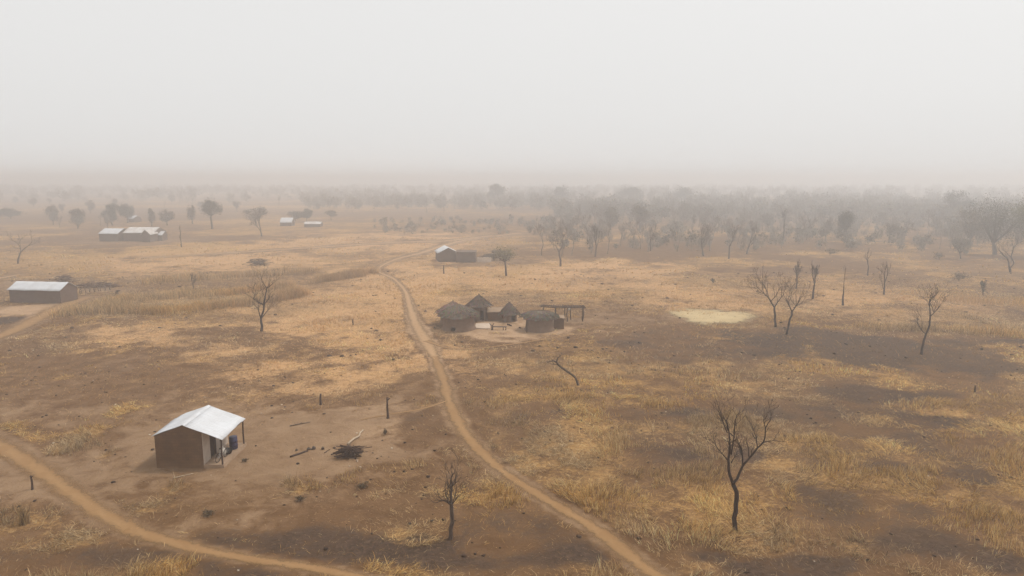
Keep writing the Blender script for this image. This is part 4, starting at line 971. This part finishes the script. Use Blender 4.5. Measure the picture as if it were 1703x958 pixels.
q.add([(xa+(xb-xa)*i_/nn+rr.uniform(-.05, .05), ya+(yb-ya)*j/nn, H(xa+(xb-xa)*i_/nn, ya+(yb-ya)*j/nn)+.05+rr.uniform(0, .03)) for i_ in range(nn+1) for j in range(nn+1)], [(i_*(nn+1)+j, (i_+1)*(nn+1)+j, (i_+1)*(nn+1)+j+1, i_*(nn+1)+j+1) for i_ in range(nn) for j in range(nn)])
MATM = simple('drying_mat', (0.50, 0.39, 0.30), (0.58, 0.47, 0.37), 2, .95)
o = q.build('drying_mat', MATM); sm = o.modifiers.new('thick', 'SOLIDIFY'); sm.thickness = .03; tag(o, 'pale square drying mat spread in the yard beside the largest hut', 'mat')
# dark poles propped against the squat hut
x, y = G(876, 551); q = MB(); q.tube([(0, 0, -.1), (.02, .03, .9), (.05, .1, 1.75)], [.07, .06, .05], 7); o = q.build('prop_post', WOOD, None, True, (x, y-.15, H(x, y))); tag(o, 'dark post propping the left eave of the squat hut', 'post')

# ------------------------------------------------------------------ the long house at the left
def gable_house(name, x, y, rz, wx, dy, wallh, ridgeh, label, mat, tin, ridge_along='x', over=.25, group=None, doors=(), win=(), over_end=.15):
    """rectangular house, base centre x,y; ridge along local x or y"""
    t_ = thing(name, x, y, label, 'house', rz, group); a, d = wx/2, dy/2; mb = MB()
    if ridge_along == 'x':
        g = [(-d, -.3), (d, -.3), (d, wallh), (0, ridgeh-.05), (-d, wallh)]
        mb.prism_x(g, -a, -a+.2); mb.prism_x(g, a-.2, a)
        sides = [(-d, -d+.2), (d-.2, d)]
        segs = sorted(doors); cur = -a+.201
        for si, (s0, s1) in enumerate(sides):
            if si == 0 and segs:
                cur = -a+.201
                for (d0, d1, zb_, zt_) in segs:
                    mb.box(cur, d0, s0, s1, -.3, wallh); mb.box(d0, d1, s0+.001, s1-.001, zt_, wallh-.001)
                    if zb_ > 0: mb.box(d0, d1, s0+.001, s1-.001, -.3, zb_)
                    cur = d1
                mb.box(cur, a-.201, s0, s1, -.3, wallh)
            else: mb.box(-a+.201, a-.201, s0, s1, -.3, wallh)
    else:
        g = [(-a, -.3), (a, -.3), (a, wallh), (0, ridgeh-.05), (-a, wallh)]
        mb.prism_y(g, -d, -d+.2); mb.prism_y(g, d-.2, d); mb.box(-a, -a+.2, -d+.201, d-.201, -.3, wallh); mb.box(a-.2, a, -d+.201, d-.201, -.3, wallh)
    mb.build('wall', mat, t_)
    for (d0, d1, zb_, zt_) in doors:
        q = MB(); q.box(d0+.002, d1-.002, -d+.08, -d+.12, max(zb_, .0), zt_); q.build('door' if zb_ <= 0 else 'window', WOOD_GREY, t_)
    half = d if ridge_along == 'x' else a; sl_ = (ridgeh-wallh)/half
    first = None
    for sgn in (-1, 1):
        mbr = corr_roof(0, ridgeh+.02, sgn*(half+over), wallh-sl_*over+.03, -(a if ridge_along == 'x' else d)-over_end, (a if ridge_along == 'x' else d)+over_end, .015, .3, int(abs(x))+sgn, 5, .02)
        if ridge_along == 'x': mbr.v = [(v_[1], v_[0], v_[2]) for v_ in mbr.v]; mbr.f = [f_[::-1] for f_ in mbr.f]
        o = mbr.build('roof', tin, t_, True); sm = o.modifiers.new('thick', 'SOLIDIFY'); sm.thickness = .03; sm.offset = 1
    return t_
xl, yl = G(17, 503); xr_, yr_ = G(102, 505); xg, yg = G(131, 498.5)
rz = math.atan2(yr_-yl, xr_-xl); wlen = math.hypot(xr_-xl, yr_-yl); dlen = 3.7
cxh, cyh = (xl+xr_)/2-math.sin(rz)*dlen/2, (yl+yr_)/2+math.cos(rz)*dlen/2
MUD_LONG = simple('long_house_mud', (0.125, 0.082, 0.060), (0.165, 0.112, 0.085), 1.2, .95, .3, 7)
gable_house('mud_house', cxh, cyh, rz, wlen, dlen, 2.15, 3.15, 'long low mud house with pale tin roof at the left edge', MUD_LONG, TIN, 'x', .28)
# stick fence and brush behind it
fb = random.Random(9)
fx0, fy0 = G(134, 489); fx1, fy1 = G(186, 482)
fe = thing('stick_fence', fx0, fy0, 'ragged fence of crooked sticks behind the right end of the long house', 'fence')
for k in range(13):
    u = k/12; xx, yq = (fx1-fx0)*u, (fy1-fy0)*u+fb.uniform(-.6, .6); hh = fb.uniform(.7, 1.7)*(1.2 if k in (7,) else 1)
    q = MB(); q.tube([(xx, yq, -.1), (xx+fb.uniform(-.15, .15), yq, hh*.5), (xx+fb.uniform(-.3, .3), yq, hh)], [.06, .05, .04], 6); q.build('post', WOOD_GREY, fe, True)
for hh in (.45, .95):
    q = MB(); q.tube([((fx1-fx0)*u, (fy1-fy0)*u+fb.uniform(-.2, .2), hh+fb.uniform(-.12, .12)) for u in np.linspace(0, 1, 9)], .04, 5); q.build('rail', WOOD_GREY, fe, True)
def brush(px0, px1, pyb, hh, n_, label, mat=WOOD_GREY, seed=0, deep=2.0, name='brush_heap'):
    (xa, ya), (xb, yb) = G(px0, pyb), G(px1, pyb); r = random.Random(seed); q = MB(); x, y = (xa+xb)/2, (ya+yb)/2; wd = (xb-xa)/2
    for k in range(n_):
        u = r.gauss(0, .42); u = max(-.95, min(.95, u)); z = hh*(1-u*u)*r.random(); L = r.uniform(.5, 1.3)*wd*.6; a = r.gauss(0, .5); yy = r.uniform(0, deep)
        p0 = np.array([u*wd-L*math.cos(a)/2, yy, z-.1*r.random()]); p1 = p0+np.array([L*math.cos(a), r.uniform(-.8, .8), L*.25*math.sin(a)]); q.tube([p0, (p0+p1)/2+np.array([0, 0, r.uniform(0, .15)*hh]), p1], [.07, .055, .03], 5)
    o = q.build(name, mat, None, True, (x, y, H(x, y)+.1)); return tag(o, label, 'brush heap')
RUST = simple('red_brush', (0.13, 0.075, 0.05), (0.20, 0.125, 0.085), 4, .95)
brush(78, 122, 470, 1.1, 60, 'reddish brush heap behind the roof of the long house', RUST, 1)
brush(118, 200, 480, .7, 70, 'long low brush heap behind the stick fence', RUST, 2, 2.5)
brush(402, 450, 443, 1.3, 70, 'dark collapsed stick shelter alone in the far golden field', WOOD_GREY, 4, 3.0)

# ------------------------------------------------------------------ distant farms
def far_house(px0, px1, pyb, dy, wallh, ridgeh, label, mat, tin, along='x', rz=0.0, group=None, doors=(), over=.3):
    (xa, ya), (xb, yb) = G(px0, pyb), G(px1, pyb)
    return gable_house('mud_house', (xa+xb)/2, ya+dy/2, rz, (xb-xa), dy, wallh, ridgeh, label, mat, tin, along, over, group, doors)
MUD_FAR = simple('far_mud', (0.12, 0.085, 0.066), (0.16, 0.115, 0.09), .8, .95)
GF = 'tin roofed farm in the far left field'
far_house(166, 200, 402, 6, 2.5, 3.9, 'left house of the far tin roofed farm, with pinkish end wall', MUD_FAR, TIN, 'x', math.radians(-8), GF)
far_house(206, 258, 402, 7.5, 2.7, 4.2, 'long streaky tin roofed house in the middle of the far left farm', MUD_FAR, TIN_WORN, 'x', math.radians(-4), GF, ((-3.5, -2.4, 0, 2.0), (1.5, 2.6, 0, 2.0)))
far_house(236, 250, 403.5, 5, 2.6, 3.9, 'gable fronted wing before the streaky roofed far farmhouse', MUD_FAR, TIN_WORN, 'y', 0, GF)
far_house(255, 270, 401, 3.5, 1.9, 2.9, 'smallest white roofed outhouse at the right end of the far farm', MUD_FAR, TIN, 'x', 0, GF)
far_house(211, 228, 369, 4, 1.8, 3.0, 'little pale roofed shed under the dark pair of trees', MUD_FAR, TIN, 'x', math.radians(-25))
far_house(466, 485, 375.5, 4.5, 1.6, 3.4, 'distant hut with bright white roof in the hazy left field', MUD_FAR, TIN, 'x')
far_house(506, 533, 377, 4, 1.3, 2.1, 'distant low grey roofed shed right of the bright white roofed hut', MUD_FAR, TIN_WORN, 'x')
far_house(725, 757, 436.5, 6, 2.2, 3.4, 'gabled mud house with white tin roof at the walled farm behind the huts', MUD_FAR, TIN, 'y', math.radians(14))
def low_wall(px0, px1, pyb, hh, label, mat, cat='wall', dep=.35):
    (xa, ya), (xb, yb) = G(px0, pyb), G(px1, pyb); r = random.Random(int(px0)); q = MB(); n_ = 10; x, y = (xa+xb)/2, ya
    P = [(xa-x+(xb-xa)*i_/n_, hh*(1+r.uniform(-.1, .06))) for i_ in range(n_+1)]
    q.prism_y([(P[0][0], -.3)]+[(P[-1][0], -.3)]+P[::-1], 0, dep)
    o = q.build('mud_wall', mat, None, False, (x, y, H(x, y))); return tag(o, label, cat)
flat_room(758, 791, 437.5, 4.5, 2.25, 'brown flat roofed wing right of the white gabled farmhouse behind the huts', MUD_FAR, MUD_FAR, .1)
low_wall(793, 817, 437, 1.1, 'low pale mud wall between the flat roofed wing and the stick shelter', simple('whitish_mud', (0.55, 0.45, 0.36), (0.65, 0.55, 0.45), 1, .95))
sx, sy = G(834, 436); sh = thing('stick_shelter', sx, sy+1, 'open stick shelter with brushwood roof at the right end of the walled farm', 'shelter')
for (u, v) in ((-1.9, 0), (-.4, 0), (1.8, 0), (-1.9, 2.5), (1.8, 2.5)):
    q = MB(); q.tube([(u, v, -.2), (u+.05, v, 2.0)], .09, 6); q.build('post', WOOD, sh, True)
q = MB(); r = random.Random(4)
for k in range(36): q.tube([(-2.3+r.uniform(-.2, .2), -.4+3.3*k/35, 2.05+r.uniform(0, .25)), (2.2+r.uniform(-.2, .2), -.4+3.3*k/35+r.uniform(-.2, .2), 2.05+r.uniform(0, .25))], .06, 5)
q.build('roof', WOOD_GREY, sh, True)
brush(795, 860, 432, 1.2, 80, 'grey brushwood heap behind the low pale wall of the walled farm', WOOD_GREY, 6, 3)

# ------------------------------------------------------------------ hazy woods: copies of a few trees
def link_copy(src, x, y, sc, rz, label, group):
    c = src.copy(); COL.objects.link(c); c.location = (x, y, H(x, y)-.1); c.scale = sc; c.rotation_euler = (0, 0, rz); c['label'] = label; c['group'] = group
    for ch in src.children:
        d = ch.copy(); COL.objects.link(d); d.parent = c
    return c
LB = 'grey leafless tree among many alike in the hazy scrub woods'
LL = 'hazy dull leafed tree among many alike in the far woods'
GB, GL = 'leafless trees of the hazy scrub woods', 'leafed trees of the far hazy woods'
protoB, protoL = [], []
for k in range(7):
    sk = skeleton(900+k, maxl=5, kids=(2, 3) if k % 2 else (2, 4), spread=.5+.05*k, up=.16, trunk=.3+.04*(k % 3))
    A, B = tree_meshes(sk, 9.0, .75+.1*(k % 3), .17, 1, .028)
    protoB.append(('bare_tree', A, B))
for k in range(6):
    A, me = leafy_meshes(700+k, 10.0, 2.2-.2*k, 3.4+.3*(k % 3), 2600, .27, ('hazed_wood', 'dry', 'hazed_wood', 'dry', 'hazed_wood', 'dry')[k], .2, (9, 15, 22, 12, 18, 26)[k])
    protoL.append((A, me))
rw = random.Random(77)
spots = []
def scatter(x0, x1, y0, y1, n_, pl, hmin, hmax):
    for _ in range(n_*20):
        if n_ <= 0: break
        px, py = rw.uniform(x0, x1), y0+(y1-y0)*rw.random()
        if any(abs(px-q[0]) < 7 and abs(py-q[1]) < 4 for q in spots): continue
        spots.append((px, py, rw.random() < pl, rw.uniform(hmin, hmax))); n_ -= 1
scatter(890, 1260, 378, 428, 48, .06, 5, 9); scatter(1260, 1600, 356, 402, 34, .12, 6, 10); scatter(1560, 1720, 400, 440, 10, .3, 5, 9)
scatter(560, 1720, 336, 356, 44, .6, 6, 10); scatter(0, 600, 338, 356, 14, .5, 5, 9); scatter(0, 560, 368, 384, 7, .2, 4, 7); scatter(860, 1180, 362, 384, 18, .5, 7, 11)
firstB, firstL = {}, {}
for (px, py, isleaf, hh) in spots:
    x, y = G(px, py); k = rw.randrange(6 if isleaf else 7); rz_ = rw.uniform(0, 6.28); s_ = hh/(10.0 if isleaf else 9.0); sx_ = s_*rw.uniform(.85, 1.25)
    D_ = firstL if isleaf else firstB
    if k not in D_:
        t_ = thing('leafy_tree' if isleaf else 'bare_tree', x, y, LL if isleaf else LB, 'tree', rz_, GL if isleaf else GB); t_.scale = (sx_, sx_, s_)
        if isleaf:
            protoL[k][0].build('trunk', BARK_GREY, t_, True); o = bpy.data.objects.new('crown', protoL[k][1]); COL.objects.link(o); o.parent = t_
        else:
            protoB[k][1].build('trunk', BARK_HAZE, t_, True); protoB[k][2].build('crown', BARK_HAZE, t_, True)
        D_[k] = t_
    else: link_copy(D_[k], x, y, (sx_, sx_, s_), rz_, LL if isleaf else LB, GL if isleaf else GB)

# the far wood that reads as one mass
VV, FF, CC = [], [], []; off = 0; rn = np.random.default_rng(21)
arch = [crown_mb(800+k, 1.0, .10, .42, 190, .07, ('hazed_wood', 'dry', 'hazed_wood')[k % 3], 11) for k in range(5)]+[crown_mb(850+k, 1.0, .02, .40, 190, .09, 'hazed_wood', 16, True) for k in range(7)]
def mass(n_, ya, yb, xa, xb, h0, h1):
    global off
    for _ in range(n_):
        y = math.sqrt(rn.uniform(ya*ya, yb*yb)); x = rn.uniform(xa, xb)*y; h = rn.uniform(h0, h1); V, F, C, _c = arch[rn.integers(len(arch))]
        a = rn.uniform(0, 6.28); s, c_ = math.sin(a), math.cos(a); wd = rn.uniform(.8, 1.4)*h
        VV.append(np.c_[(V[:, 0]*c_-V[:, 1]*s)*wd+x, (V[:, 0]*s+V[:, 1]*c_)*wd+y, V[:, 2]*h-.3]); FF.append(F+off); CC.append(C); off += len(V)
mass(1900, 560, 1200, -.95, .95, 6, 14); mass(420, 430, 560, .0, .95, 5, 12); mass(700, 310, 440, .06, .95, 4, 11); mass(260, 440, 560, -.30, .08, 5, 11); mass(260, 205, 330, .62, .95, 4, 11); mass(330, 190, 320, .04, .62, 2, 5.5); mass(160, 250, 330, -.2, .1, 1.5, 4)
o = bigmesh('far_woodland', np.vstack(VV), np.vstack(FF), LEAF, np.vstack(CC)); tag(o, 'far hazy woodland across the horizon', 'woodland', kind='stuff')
